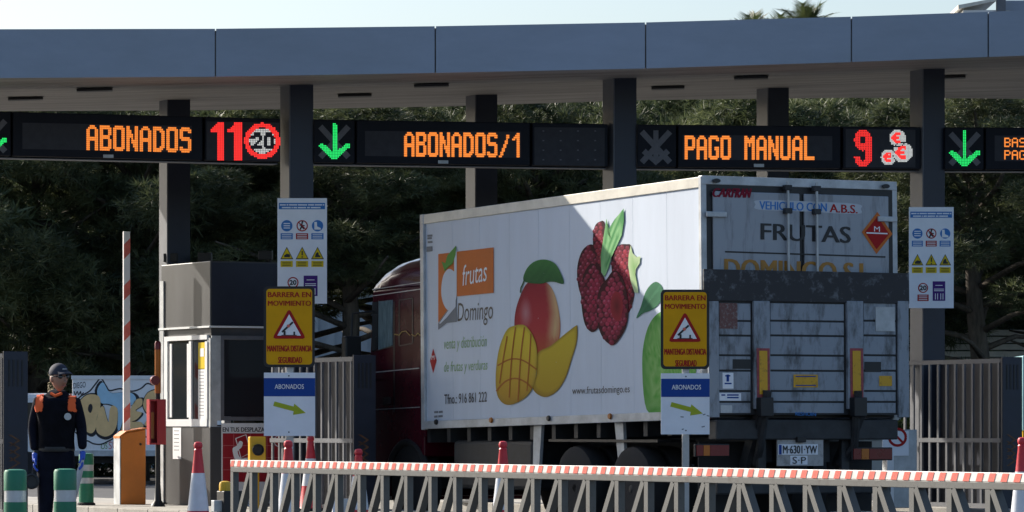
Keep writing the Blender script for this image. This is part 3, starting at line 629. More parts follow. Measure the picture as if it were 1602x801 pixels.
for x0, x1, y0, y1 in ((1088, 1138, 696.5, 713), (1333, 1393, 702, 718.5)):
    bbox(x0 - 2, x1 + 2, y0 - 2, y1 + 2, -.02, .02, 'tail_lamp_housing', 'black', .01)
    q = (x1 - x0) / 5; near = x0 < 1200
    bbox(x0, x0 + q, y0, y1, .021, .035, 'tail_lamp', 'red_lens'); bbox(x0 + q + .6, x0 + 2 * q, y0, y1, .021, .035, 'tail_lamp', 'amber_lens'); bbox(x0 + 2 * q + .6, x1, y0, y1, .021, .035, 'tail_lamp', 'red_lens')
for s in (-1, 1):
    MB().tube([(-.22, s * .6, 1.62), (-.1, s * .62, 1.0), (.1, s * .55, .8)], .05, 8).build('lift_ram', 'dark_steel', truck)
    MB().bar((-.18, s * .66, 1.42), (.25, s * .62, .75), .07, .16).build('lift_arm', 'dark_steel', truck)
# wheels
def wheel(x, y, dual):
    s = 1 if y > 0 else -1; n = 24
    tyre = MB()
    for k_ in range(2 if dual else 1):
        yo = y - s * .33 * k_
        tyre.lathe([(.29, -.13), (.42, -.14), (.485, -.12), (.5, -.06), (.5, .06), (.485, .12), (.42, .14), (.29, .13)], (x, yo, .5), n, 'y')
    t = tyre.build('wheel', 'rubber', truck)
    MB().lathe([(.285, -.12), (.285, .12), (.25, .11), (.2, .03 * s), (.1, .05 * s)], (x, y, .5), n, 'y').build('rim', 'steel', t)
    MB().lathe([(.09, -.05), (.09, .1), (.05, .13)] if s > 0 else [(.09, .05), (.09, -.1), (.05, -.13)], (x, y, .5), 12, 'y').build('hub', 'dark_steel', t)
for x in (1.75, 3.1):
    for y in (1.1, -1.1): wheel(x, y, True)
for y in (1.08, -1.08): wheel(7.55, y, False)
for x in (1.75, 3.1, 7.55): MB().bar((x, -1, .5), (x, 1, .5), .14).build('axle', 'dark_steel', truck)
for x, y in ((832, 667), (958, 663)):                    # struts of the side guard
    a, b = SIDE.px(x, y); MB().prism([(a - .08, b), (a + .12, b), (a + .02 if x < 900 else a + .2, .45), (a - .12 if x < 900 else a + .08, .45)], SIDE, -.1, -.06).build('guard_strut', 'rail_grey', truck)
MB().bx(4.2, 6.3, .62, 1.2, .45, 1.05).build('fuel_tank', 'dark_steel', truck, bevel=.05); MB().bx(4.2, 6.3, -1.2, -.62, .45, 1.05).build('tool_locker', 'dark_steel', truck, bevel=.03)
for s in (-1, 1):
    MB().bx(.35, .37, s * .85 - .3, s * .85 + .3, .25, 1.05).build('mud_flap', 'rubber', truck)
    MB().bx(1.1, 3.7, s * 1.0 - .25, s * 1.0 + .25, 1.04, 1.07).build('mudguard', 'black', truck)
# cab
CW = 1.22
CF = Frame(TM, (0, CW, 0), (-1, 0, 0))
cp = [(7.06, .95), (7.06, 3.12), (8.50, 3.12), (8.62, 2.0), (8.64, 1.2), (8.62, .45), (8.14, .45), (8.08, .85), (7.88, 1.08), (7.55, 1.17), (7.22, 1.08), (7.08, .95)]
n = len(cp); vs = []; fs = []
for y_ in (-CW, CW): vs += [(p[0], y_, p[1]) for p in cp]
fs = [tuple(range(n)), tuple(range(n, 2 * n))[::-1]] + [(i, (i + 1) % n, n + (i + 1) % n, n + i) for i in range(n)]
cabo = MB().add(vs, fs).build('cab', 'cab_red', truck, bevel=.025, rot=PITCH)
rx = [(7.06, 3.50), (7.35, 3.53), (7.7, 3.53), (8.0, 3.50), (8.25, 3.42), (8.42, 3.29), (8.50, 3.135)]; vs = []; fs = []; m_ = 21      # domed roof fairing
for x, zt_ in rx:
    for j in range(m_):
        th = math.pi * j / (m_ - 1); c_ = math.cos(th); vs.append((x, CW * math.copysign(abs(c_) ** .32, c_), 3.123 + (zt_ - 3.123) * math.sin(th) ** .75))
for i in range(len(rx) - 1): fs += [(i * m_ + j, i * m_ + j + 1, (i + 1) * m_ + j + 1, (i + 1) * m_ + j) for j in range(m_ - 1)]
fs.append(tuple(range(m_))[::-1]); rf = MB().add(vs, fs); rf.sm = True; rf.build('roof_fairing', mat('cab_gloss', (.075, .004, .014), .12, 0, var=.05, spec=.8), cabo)
def cflat(pts, name, m, t0=.002, t1=.012): return MB().prism(CF.poly(pts), CF, t0, t1).build(name, m, cabo)
cflat([(583.5, 473), (592, 472), (592, 545), (583, 549)], 'quarter_window', 'glass_dark')
cflat([(593.5, 471.5), (615, 469), (615, 540), (593, 547.5)], 'door_window', mat('glass_side', (.16, .24, .28), .08, var=.35, scale=9, spec=.8, stretch=(6, 1, .5)))  # pale streaks paint the reflected background into the door pane's colour
for pts, wd in (([(583, 453), (660, 441.5)], 1.3), ([(583, 463), (660, 452)], 1.3), ([(580.5, 583), (656, 576)], 1.5), ([(582, 641), (657, 637)], 1.2)):
    L_, R_ = stroke(pts, wd); MB().prism(CF.poly(L_ + R_[::-1]), CF, .001, .008).build('trim_strip', 'rail_grey', cabo)
for pts in ([(617, 472), (617, 645)], [(625, 470), (625, 541)], [(646, 467), (646, 537)], [(625, 469.5), (646, 466.5)], [(625, 541), (646, 537.5)], [(593, 470), (593, 548)], [(583, 550), (616, 541)]):
    L_, R_ = stroke(pts, 1.6); mb = MB(); L_ = CF.poly(L_); R_ = CF.poly(R_)
    for i in range(len(L_) - 1): mb.prism([L_[i], L_[i + 1], R_[i + 1], R_[i]], CF, .001, .005)
    mb.build('door_seam', 'black', cabo)
gm = MB()
for pts in ([(618, 523), (624, 524)], [(625, 525), (630, 519), (636, 518), (643, 525)], [(645, 523), (650, 526)], [(651, 526), (655, 521), (659, 525)]): ribbon(gm, CF, pts, 1.6, .012)
gm.build('gold_stripe_print', mat('ink_gold', (.40, .28, .10), .6, spec=.12, var=.1), cabo)
cflat([(602, 622), (612, 621), (612, 632), (602, 633)], 'door_handle', 'black', .002, .03)
MB().tube([(7.55 + .6 * math.cos(t), 1.2, .55 + .6 * math.sin(t)) for t in np.linspace(0, math.pi, 17)], .045, 8).build('wheel_arch', 'rubber', cabo)
MB().bx(8.58, 8.78, -1.2, 1.2, .4, .95).build('front_bumper', 'cab_red', cabo, bevel=.04)
MB().bx(8.3, 8.6, 1.05, 1.2, .4, .75).build('step', 'steel', cabo, bevel=.02)
ws = MB().add([(8.535, -1.08, 2.9), (8.535, 1.08, 2.9), (8.635, 1.08, 2.05), (8.635, -1.08, 2.05)], [(0, 1, 2, 3)]).build('windscreen', 'glass_dark', cabo)
for s in (-1, 1):
    mr = MB().box((8.62, s * 1.47, 2.3), (.13, .24, .46)).build('mirror', 'black', cabo, bevel=.03)
    MB().tube([(8.5, s * 1.18, 2.85), (8.62, s * 1.45, 2.82), (8.62, s * 1.47, 2.5)], .016, 6).build('mirror_arm', 'black', cabo)
    MB().tube([(8.55, s * 1.18, 1.95), (8.62, s * 1.45, 1.97), (8.62, s * 1.47, 2.1)], .016, 6).build('mirror_arm', 'black', cabo)
    MB().bx(6.99, 7.1, s * 1.16, s * 1.22, 1.2, 3.3).build('side_fairing', 'cab_red', cabo)

# ---------------------------------------------------------------- toll booth
booth = thing('toll_booth', 'grey steel toll booth with white-framed window and red poster', 'toll booth', (BO.x, BO.y, .163), LANE)
BM = rootM(booth); BL_ = Frame(BM, (0, 0, 0), (-1, 0, 0)); BR_ = Frame(BM, (0, 0, 0), (0, -1, 0))
W_, D_ = 1.0, 1.67
zt = lambda y: BL_.px(329, y)[1]
z408, z511, z527, z666 = zt(408), zt(511), zt(526), zt(667)
MB().bx(.0, D_, -W_, 0, z511 + .01, z408).build('parapet', 'brushed_steel', booth, bevel=.012)
MB().bx(-.004, .02, -W_ + .01, -.02, z511 + .02, z408 - .02).build('parapet_front', 'navy_steel', booth)
MB().bx(-.03, D_ + .03, -W_ - .03, .03, z511 - .012, z511 + .012).build('light_strip', mat('strip_white', (.8, .82, .82), .4, var=0), booth)
MB().bx(.02, D_ - .02, -W_ + .02, -.02, z527 - .02, z511 - .013).build('lintel', 'brushed_steel', booth)
MB().bx(.0, D_, -W_, 0, 0, z666 - .003).build('lower_wall', 'brushed_steel', booth, bevel=.008)
MB().bx(.12, D_ - .12, -W_ + .1, -.1, z666, z666 + .02).build('floor_counter', 'dark_steel', booth)
for x in (.05, D_ - .05):
    for y in (-.05, -W_ + .05): MB().bx(x - .05, x + .05, y - .05, y + .05, z666, z527 - .021).build('corner_post', 'rail_grey', booth)
wf = MB()                                              # left-hand window frame
for (x0, x1, y0, y1) in ((258, 325, 527, 534), (258, 325, 656, 667), (258, 263, 534, 656), (297, 300.5, 534, 656), (322, 325.5, 534, 656)):
    q = BL_.poly([(x0, y1), (x1, y1), (x1, y0), (x0, y0)]); q[1] = (q[1][0], q[0][1]); q[2] = (q[2][0], q[3][1]); wf.prism(q, BL_, -.02, .015)
wf.build('window_frame', 'white_paint', booth)
def bfl(fr, x0, x1, y0, y1, t0, t1, name, m, par=booth):
    q = fr.poly([(x0, y1), (x1, y1), (x1, y0), (x0, y0)]); q[1] = (q[1][0], q[0][1]); q[2] = (q[2][0], q[3][1]); return MB().prism(q, fr, t0, t1).build(name, m, par)
bfl(BL_, 263.3, 296.7, 534.3, 655.7, -.015, -.008, 'window_pane', 'glass_dark'); bfl(BL_, 300.8, 321.7, 534.3, 655.7, -.015, -.008, 'window_pane', 'glass_dark')
bfl(BL_, 266, 269, 538, 653, -.006, .006, 'sash_bar', 'white_paint'); bfl(BL_, 293, 296, 538, 653, -.006, .006, 'sash_bar', 'white_paint')
bfl(BL_, 311, 322, 536, 577, .004, .008, 'orange_notice', 'ink_yellow'); bfl(BL_, 311, 322, 578, 658, .004, .008, 'white_notice', 'ink_white'); bfl(BL_, 314, 320, 545, 558, .009, .011, 'notice_square_print', 'ink_white')
bfl(BL_, 271, 284, 669, 718, .004, .007, 'taped_paper', 'ink_white')
nm = MB()
for i in range(14): ribbon(nm, BL_, [(313, 582 + i * 5.2), (320, 582 + i * 5.2)], 1.1, .0095)
nm.build('notice_print', 'ink_grey', booth); nm = MB()
for i in range(6): ribbon(nm, BL_, [(273, 674 + i * 6), (281, 674 + i * 6)], 1., .0085)
nm.build('paper_print', 'ink_grey', booth)
bfl(BL_, 252, 257.5, 440, 788, .003, .02, 'edge_trim', 'rail_grey')
fw = MB()                                              # end wall facing the traffic
for (x0, x1, y0, y1) in ((345, 437, 525, 531), (345, 437, 652, 658), (345, 350, 531, 652)):
    q = BR_.poly([(x0, y1), (x1, y1), (x1, y0), (x0, y0)]); q[1] = (q[1][0], q[0][1]); q[2] = (q[2][0], q[3][1]); fw.prism(q, BR_, -.02, .015)
fw.build('end_window_frame', 'grey_column', booth); bfl(BR_, 350.3, 437, 531.3, 651.7, -.015, -.008, 'end_window', 'glass_dark')
bfl(BR_, 331, 345, 525, 658, -.01, .008, 'end_jamb', 'rail_grey')
bfl(BR_, 346, 438, 662, 788, .003, .008, 'poster_panel', 'white_paint'); bfl(BR_, 348, 438, 678, 754, .009, .012, 'red_poster', mat('poster_red', (.36, .012, .022), .4, var=.06))
letter('poster_lettering', [('EN TUS DESPLAZAMIENTOS', (348, 675.5), (446, 675.5), (348, 668.5), {'off': .02})], BR_, 'ink_black', booth, .011)
pm = MB()
for y in (697, 716, 735): ribbon(pm, BR_, [(348, y), (437, y)], .8, .0135)
for x in (365, 391, 417): ribbon(pm, BR_, [(x, 679), (x, 754)], .8, .0135)
pm.build('poster_grid_print', mat('poster_line', (.55, .18, .18), .5, var=0), booth)
pm = MB(); ribbon(pm, BR_, [(368, 686), (384, 680), (392, 708), (376, 716), (368, 686)], 1.5, .015); pm.flat(BR_.poly(smoothc([(363, 702), (370, 697), (374, 690), (379, 692), (377, 700), (371, 706), (376, 717), (386, 716), (386, 720), (372, 724), (366, 717)], 3)), BR_, .016)
pm.build('poster_hand_print', 'ink_white', booth); pm = MB(); ribbon(pm, BR_, circ(437, 690, 9, 18), 1.3, .015); pm.build('poster_ring_print', 'ink_white', booth)
for (x, y, yy) in ((245, 408, .1), (309, 408, -.12), (430, 400, -.85)):   # floodlights on the roof
    fl = thing('floodlight', {245: 'small black floodlight on the far left corner of the booth roof', 309: 'small black floodlight on the booth roof beside the rear column', 430: 'small black floodlight on the booth roof beside the information board'}[x], 'floodlight', P(x, 0, 55.6 if x > 300 else 56.3), R(-20), 'booth floodlights')
    fl.location.z = booth.location.z + z408 - .005
    MB().bx(-.10, .10, -.03, .03, .045, .165).build('lamp_body', 'black', fl, bevel=.01); MB().bar((.06, .02, .0), (.06, .02, .1), .02).build('bracket', 'dark_steel', fl); MB().bx(-.03, .12, -.04, .06, 0, .012).build('foot', 'dark_steel', fl)
    if x == 245: fl.location = lane_pt(D_ - .1, .1, fl.location.z)
    elif x == 309: fl.location = lane_pt(1.2, .45, fl.location.z)
    else: fl.location = lane_pt(.2, .9, fl.location.z)

# ---------------------------------------------------------------- gates (box-shaped leaves parallel to the lanes)
def gate(px, Z, Lg, label, nb=12):
    p = P(px, HY, Z); p.z = .163
    g = thing('slatted_gate', label, 'gate', p, LANE, 'slatted lane gates'); Hg = 1.96; th = .27
    MB().bx(.02, Lg - .02, -th - .01, -th + .004, .05, Hg - .06).build('shade_sheet', 'navy_steel', g)  # added dark sheet, stands in for the shade behind the bars
    for y in (0,):                                      # bars on the face towards the lane
        b0 = MB().bx(-.022, .022, -.012, .012, .0, Hg - .13).build('bar', 'grey_column', g); b0.location = (.06, y, .06)
        for i in range(1, nb):
            o = b0.copy(); C.objects.link(o); o.location = (.06 + (Lg - .12) * i / (nb - 1), y, .06)
        for z in (.03, .88, Hg - .05): MB().bx(.0, Lg, y - .016, y + .016, z - .028, z + .028).build('rail', 'grey_column', g)
    for z in (.03, Hg - .05): MB().bx(Lg - .05, Lg, -th + .02, -.02, z - .03, z + .03).build('cross_rail', 'grey_column', g)
    e = MB().bx(-.05, -.012, -th - .02, .02, 0, Hg).build('end_panel', 'navy_steel', g, bevel=.006)
    for i in range(4): MB().bx(-.056, -.051, -.05 - i * .055 - .012, -.05 - i * .055 + .012, Hg - .42, Hg - .1).build('slot', 'black', e)
    EF = Frame(rootM(g), (-.05, -th / 2, 0), (0, -1, 0)); cv = MB()
    for i in range(4):
        z = .62 + i * .09; cv.flat([(-.10, z + .07), (-.06, z + .07), (.06, z), (.02, z)], EF, .003); cv.flat([(-.10, z - .07), (-.06, z - .07), (.06, z - .001), (.02, z - .001)], EF, .003)
    cv.build('chevron_print', mat('chevron_brown', (.13, .055, .02), .6, var=.4, scale=15), e)
    return g
gate(553, 51.9, 2.5, 'slatted steel gate between the yellow sign and the red lorry cab')
gate(1567, 53.3, 2.32, 'slatted steel gate at right with a diagonal shadow across it')
gate(6, 49.5, 2.4, 'dark gate end panel at the left edge beside the guard')

# ---------------------------------------------------------------- warning signs on posts
def post_sign(x0, x1, y0, y1, y2, y3, Z, label, marks):
    xc = (x0 + x1) / 2; p = P(xc + 1, HY, Z); p.z = 0; s = thing('warning_sign', label, 'road sign', p, 0, 'barrier warning signs')
    fr = Frame(rootM(s), (0, -.045, 0), (1, 0, 0)); X = lambda x, y: fr.px(x, y)
    MB().bx(-.038, .038, -.03, .03, 0, X(xc, y0)[1] - .02).build('post', 'steel', s, bevel=.006)
    def rr(x0, x1, y0, y1, r): return [q for c in (((x1 - r), (y0 + r), -90), ((x1 - r), (y1 - r), 0), ((x0 + r), (y1 - r), 90), ((x0 + r), (y0 + r), 180)) for q in [(c[0] + r * math.cos(R(c[2] + k * 18)), c[1] + r * math.sin(R(c[2] + k * 18))) for k in range(6)]]
    pl = MB().prism(fr.poly(rr(x0, x1, y0, y1, 7)), fr, 0, .016).build('warning_plate', 'black', s)
    MB().flat(fr.poly(rr(x0 + 4.2, x1 - 4, y0 + 4, y1 - 4.2, 5)), fr, .018).build('amber_field', 'sign_amber', pl)
    letter('warning_lettering', [('BARRERA EN', (x0 + 7, y0 + 17), (x1 - 6, y0 + 17), (x0 + 7, y0 + 9), {'off': .03}), ('MOVIMIENTO', (x0 + 7, y0 + 30.5), (x1 - 6, y0 + 30.5), (x0 + 7, y0 + 22.5), {'off': .03}),
        ('MANTENGA DISTANCIA', (x0 + 6, y0 + 102), (x1 - 5, y0 + 102), (x0 + 6, y0 + 92.5), {'off': .03}), ('SEGURIDAD', (x0 + 23, y0 + 120), (x1 - 20, y0 + 120), (x0 + 23, y0 + 110.5), {'off': .03})], fr, 'ink_red', pl, .021)
    cx, cy = xc, y0
    def tri(s_, dy=0): return [q for (a, b) in ((cx, cy + 36), (cx + 25, cy + 81), (cx - 25, cy + 81)) for q in [(cx + (a - cx) * s_, cy + 66 + (b - cy - 66) * s_ + dy)]]
    def rtri(s_):
        t = tri(s_); out = []
        for i in range(3):
            p0, p1, p2 = Vector(t[i - 1]), Vector(t[i]), Vector(t[(i + 1) % 3]); a = p1.lerp(p0, .1); b = p1.lerp(p2, .1)
            out += [tuple(a), tuple(a.lerp(b, .5).lerp(p1, .45)), tuple(b)]
        return out
    MB().flat(fr.poly(rtri(1.06)), fr, .021).build('red_triangle', 'ink_red', pl); MB().flat(fr.poly(tri(.74)), fr, .024).build('white_triangle', 'ink_white', pl)
    pm = MB(); ribbon(pm, fr, [(cx - 11, cy + 71.5), (cx + 6, cy + 56)], 3, .027); ribbon(pm, fr, [(cx - 12, cy + 76.5), (cx + 12, cy + 76.5)], 1, .027); ribbon(pm, fr, [(cx - 7, cy + 76.5), (cx - 7, cy + 70)], 3.2, .028); ribbon(pm, fr, [(cx + 8, cy + 76.5), (cx + 8, cy + 71)], 2.6, .027); pm.build('barrier_pictogram', 'ink_black', pl)
    MB().flat(fr.poly(circ(cx - 1, cy + 62, 2.6, 10)), fr, .03).build('red_dot', 'tape_red', pl)
    q = fr.poly([(x0 + .5, y3), (x1 + .5, y3), (x1 + .5, y2), (x0 + .5, y2)]); lo = MB().prism(q, fr, 0, .012).build('direction_plate', 'sign_white', s)
    MB().flat(fr.poly([(x0 + .5, y2 + 37), (x1 + .5, y2 + 37), (x1 + .5, y2 + 8.5), (x0 + .5, y2 + 8.5)]), fr, .014).build('blue_band', 'ink_blue', lo)
    letter('subscriber_lettering', [('ABONADOS', (x0 + 17.5, y2 + 25.5), (x0 + 63, y2 + 25.5), (x0 + 17.5, y2 + 18), {'off': .012})], fr, 'ink_white', lo, .017)
    ax, ay = x0, y2
    MB().flat(fr.poly([(ax + 17, ay + 45), (ax + 47, ay + 53), (ax + 48, ay + 48.5), (ax + 66, ay + 63), (ax + 46, ay + 66), (ax + 47, ay + 60.5), (ax + 15, ay + 52)][:7]), fr, .015).build('lime_arrow', 'ink_lime', lo)
    for (dx, dy) in ((39.5, 5), (39.5, y3 - y2 - 6)): MB().lathe([(.008, 0), (.006, -.006)], tuple(fr.at(*fr.px(ax + dx, ay + dy), .012)), 8, 'y').build('bolt', 'dark_steel', lo)
    if marks:
        mm = MB()
        for (a, b, c, d) in ((31, 68, 36, 68.5), (66, 65, 70, 64), (72, 66, 76, 67), (64, 84, 69, 83), (33, 88, 36, 87)): ribbon(mm, fr, [(ax + a, ay + b), (ax + c, ay + d)], 1.6, .014)
        mm.build('scuff_print', 'ink_grey', lo)
    return s
post_sign(412.5, 492.5, 448, 574.5, 583, 682, 43.0, 'amber barrier warning sign over an ABONADOS arrow plate, in front of the booth', False)
post_sign(1033.5, 1109.5, 453, 577.5, 584, 679.5, 44.4, 'amber barrier warning sign over a scuffed ABONADOS plate, against the lorry rear', True)

# ---------------------------------------------------------------- safety information boards
def info(x0, x1, y0, y1, Z, label):
    p = P((x0 + x1) / 2, y1, Z); s = thing('information_board', label, 'information board', p, 0, 'safety information boards')
    fr = Frame(rootM(s), (0, 0, 0), (1, 0, 0)); w_, h_ = x1 - x0, y1 - y0
    pl = MB().prism(fr.poly([(x0, y1), (x1, y1), (x1, y0), (x0, y0)]), fr, -.012, 0).build('panel', 'sign_white', s)
    X = lambda u, v: (x0 + u * w_, y0 + v * h_)
    def rect(u0, u1, v0, v1, m, name='colour_block', t=.003): MB().flat(fr.poly([X(u0, v1), X(u1, v1), X(u1, v0), X(u0, v0)]), fr, t).build(name, m, pl)
    rect(.03, .96, .045, .105, 'ink_lightblue', 'title_band')
    for v, words in ((.064, ((.05, .17), (.185, .22), (.235, .40), (.415, .60), (.62, .74), (.755, .90), (.915, .945))), (.090, ((.09, .27), (.285, .31), (.325, .40), (.415, .58), (.60, .66), (.675, .87)))):
        for u0, u1 in words: wm = MB(); ribbon(wm, fr, [X(u0, v), X(u1, v)], 2.0, .006); wm.build('title_print', 'sign_white', pl)       # words too small to read
    r = w_ * .115; ry = r
    for i, u in enumerate((.19, .5, .81)):
        lines = MB(); wl = MB(); cap_ = MB(); wcap = MB()
        c = X(u, .262); MB().flat(fr.poly(circ(c[0], c[1], r, 20)), fr, .003).build('round_symbol', 'ink_red' if i == 1 else 'ink_lightblue', pl)
        if i == 1:
            MB().flat(fr.poly(circ(c[0], c[1], r * .8, 20)), fr, .005).build('round_symbol_field', 'ink_white', pl)
            pm = MB(); ribbon(pm, fr, [(c[0], c[1] - 5), (c[0] - 1, c[1] + 1), (c[0] - 3, c[1] + 6)], 2.2, .007); ribbon(pm, fr, [(c[0] - 1, c[1] + 1), (c[0] + 3, c[1] + 5)], 2, .008); ribbon(pm, fr, [(c[0] - 4, c[1] - 1), (c[0] + 4, c[1])], 1.6, .0085); pm.flat(fr.poly(circ(c[0] + .5, c[1] - 6, 1.5, 8)), fr, .009); pm.build('walker_pictogram', 'ink_black', pl)
            sm = MB(); ribbon(sm, fr, [(c[0] - r * .62, c[1] - r * .62), (c[0] + r * .62, c[1] + r * .62)], 1.5, .011); sm.build('red_bar', 'ink_red', pl)
        elif i == 0:
            for dy in (-3.5, 0, 3.5): ribbon(wl, fr, [(c[0] - 5, c[1] + dy), (c[0] + 5, c[1] + dy)], 1.5, .006)
        else: wl.flat(fr.poly([(c[0] - 5, c[1] - 6), (c[0] - 1, c[1] - 6), (c[0] - .5, c[1] + 1), (c[0] + 5, c[1] + 3.5), (c[0] + 5, c[1] + 6), (c[0] - 5, c[1] + 6)]), fr, .006)
        rect(u - .125, u + .12, .333, .39, 'ink_red' if i == 1 else 'ink_lightblue')
        for v in (.346, .362, .378): ribbon(wcap, fr, [X(u - .10, v), X(u + .095, v)], 1., .006)
        c = X(u, .53); q = w_ * .125
        T = lambda k_: [(c[0], c[1] - q * 1.12 * k_ - (1 - k_) * 0), (c[0] + q * k_, c[1] + q * .8 * k_), (c[0] - q * k_, c[1] + q * .8 * k_)]
        MB().flat(fr.poly(T(1.05)), fr, .003).build('triangle_border', 'ink_black', pl); MB().flat(fr.poly(T(.86)), fr, .005).build('triangle_symbol', 'ink_yellow', pl)
        if i == 1: ribbon(lines, fr, [(c[0], c[1] - 5), (c[0], c[1] + 2)], 2, .007); lines.flat(fr.poly(circ(c[0], c[1] + 4.6, 1.2, 8)), fr, .007)
        elif i == 0: lines.flat(fr.poly([(c[0] - 4, c[1] + 5), (c[0] - 4, c[1] + 2), (c[0], c[1] - .5), (c[0] + 5, c[1] + .5), (c[0] + 5, c[1] + 5)]), fr, .007)
        else: lines.flat(fr.poly([(c[0] - 4, c[1] + 5), (c[0] - 3, c[1]), (c[0] - .5, c[1] - 3), (c[0] + 1.5, c[1] - 2), (c[0] + 2, c[1] + 1.5), (c[0] + 5, c[1] + 3), (c[0] + 4, c[1] + 5)]), fr, .007)
        rect(u - .125, u + .12, .595, .652, 'ink_yellow')
        for v in (.608, .624, .640): ribbon(cap_, fr, [X(u - .09, v), X(u + .085, v)], .9, .006)
        lines.build('black_pictogram', 'ink_black', pl); cap_.build('caption_print', 'ink_black', pl); wcap.build('caption_print', 'ink_white', pl)
        if wl.v: wl.build('white_pictogram', 'ink_white', pl)
    lines = MB(); wl = MB(); wcap = MB()
    c = X(.315, .80); MB().flat(fr.poly(circ(c[0], c[1], r * .98, 20)), fr, .003).build('speed_ring', 'ink_red', pl); MB().flat(fr.poly(circ(c[0], c[1], r * .77, 20)), fr, .005).build('speed_field', 'ink_white', pl)
    text(lines, '20', fr, (c[0] - 5.6, c[1] + 4), (c[0] + 5.6, c[1] + 4), (c[0] - 5.6, c[1] - 4), .007, off=.04)
    rect(.19, .44, .866, .93, 'ink_red'); 
    for v in (.88, .898, .916): ribbon(wcap, fr, [X(.22, v), X(.41, v)], 1., .006)
    rect(.53, .81, .735, .928, 'ink_purple', 'purple_block')
    for (u0, u1, v) in ((.59, .75, .775), (.56, .78, .812), (.56, .78, .828)): ribbon(wl, fr, [X(u0, v), X(u1, v)], 1.1, .006)
    for u in (.59, .64, .71, .76): ribbon(wl, fr, [X(u, .855), X(u, .915)], 1.1, .006)
    lines.build('speed_lettering', 'ink_black', pl); wl.build('white_pictogram', 'ink_white', pl); wcap.build('caption_print', 'ink_white', pl)
    for u in (.25, .75): MB().bar(P(X(u, .3)[0], X(u, .3)[1], Z) - p + Vector((0, .012, 0)), P(X(u, .3)[0], X(u, .3)[1], Z) - p + Vector((0, .1, 0)), .03).build('bracket', 'steel', s)
info(434, 511.5, 310, 475, 53.4, 'white safety board with blue, yellow and red pictograms above the amber sign')
info(1422, 1492, 324, 482, 54.6, 'white safety board with pictograms on the right column beside the lorry')

# ---------------------------------------------------------------- striped truss barrier in front (parallel to the lanes)
B0 = P(365, HY, 39.1); B0.z = 0; NB = 40; PITCHB = .4665
bar = thing('truss_barrier', 'long grey steel truss barrier with red and white striped top', 'barrier', B0, LANE + math.pi)   # local x runs towards the viewer
BT = .900; Lb = NB * PITCHB
MB().bx(0, Lb, -.031, .031, BT - .064, BT).build('striped_rail', 'tape_white', bar, bevel=.004)
st = MB().add([(0, 0, .002), (.075, 0, .002), (.103, 0, .061), (.028, 0, .061)], [(0, 1, 2, 3)]).build('red_stripe', 'tape_red', bar); p = .150
for i in range(int(Lb / p)):
    if i * p + .13 > Lb: break
    o = st if i == 0 else st.copy()
    if i: C.objects.link(o)
    o.location = (i * p + random.uniform(0, .008), -.0335, BT - .064)
MB().bx(0, Lb, -.03, .03, BT - .115, BT - .0645).build('upper_chord', 'barrier_paint', bar, bevel=.004)
MB().bx(0, Lb, -.03, .03, .12, .18).build('lower_chord', 'barrier_paint', bar, bevel=.004)
up = MB().bx(-.03, .03, -.0295, .0295, 0, BT - .115 - .18).build('upright', 'barrier_paint', bar); dg = None
for i in range(NB + 1):
    o = up if i == 0 else up.copy()
    if i: C.objects.link(o)
    o.location = (min(max(i * PITCHB, .031), Lb - .031), 0, .18)
for i in range(NB):
    rise = i < NB / 2; a, b = (.05, PITCHB - .05) if rise else (PITCHB - .05, .05)
    key = 'r' if rise else 'f'
    if i in (0, NB // 2): proto = MB().bar((a, 0, 0), (b, 0, BT - .115 - .18), .062, .056).build('diagonal', 'barrier_paint', bar); o = proto
    else: o = proto.copy(); C.objects.link(o)
    o.location = (i * PITCHB, 0, .18)
for x in (.6, Lb / 2, Lb - .6):
    MB().bx(x - .04, x + .04, -.04, .04, 0, .12).build('foot', 'dark_steel', bar)
# latch post with amber lamp
lp = thing('latch_post', 'black latch post with a yellow lamp and chain at the barrier end', 'post', P(364, HY, 39.6), LANE); lp.location.z = 0
MB().bx(-.09, .09, -.09, .13, 0, .60).build('post_body', 'black', lp, bevel=.01); MB().bx(-.04, .04, .05, .21, .40, .51).build('bracket', 'rail_grey', lp, bevel=.006)
MB().lathe([(.058, 0), (.058, .06), (.05, .085), (.02, .095)], (0, .08, .60), 14).build('lamp', 'yellow_plastic', lp)
cpts = [Vector((-.05, -.06, .58)).lerp(Vector((-.15, -.2, .42)), t) - Vector((0, 0, .05 * math.sin(math.pi * t))) for t in np.linspace(0, 1, 9)]
for i in range(8):
    q = (cpts[i] + cpts[i + 1]) / 2; MB().tube([cpts[i], cpts[i + 1]], .009, 6).build('chain_link', 'steel', lp)
# bracket stub behind barrier
hb = thing('hinge_stub', 'short pale steel stub post seen through the barrier bars', 'post', P(523, HY, 41), LANE); hb.location.z = 0
MB().bx(-.03, .03, -.03, .03, 0, .52).build('stub_post', 'sign_white', hb, bevel=.004); MB().bx(-.012, .012, -.18, -.03, .3, .5).build('flange', 'rail_grey', hb)

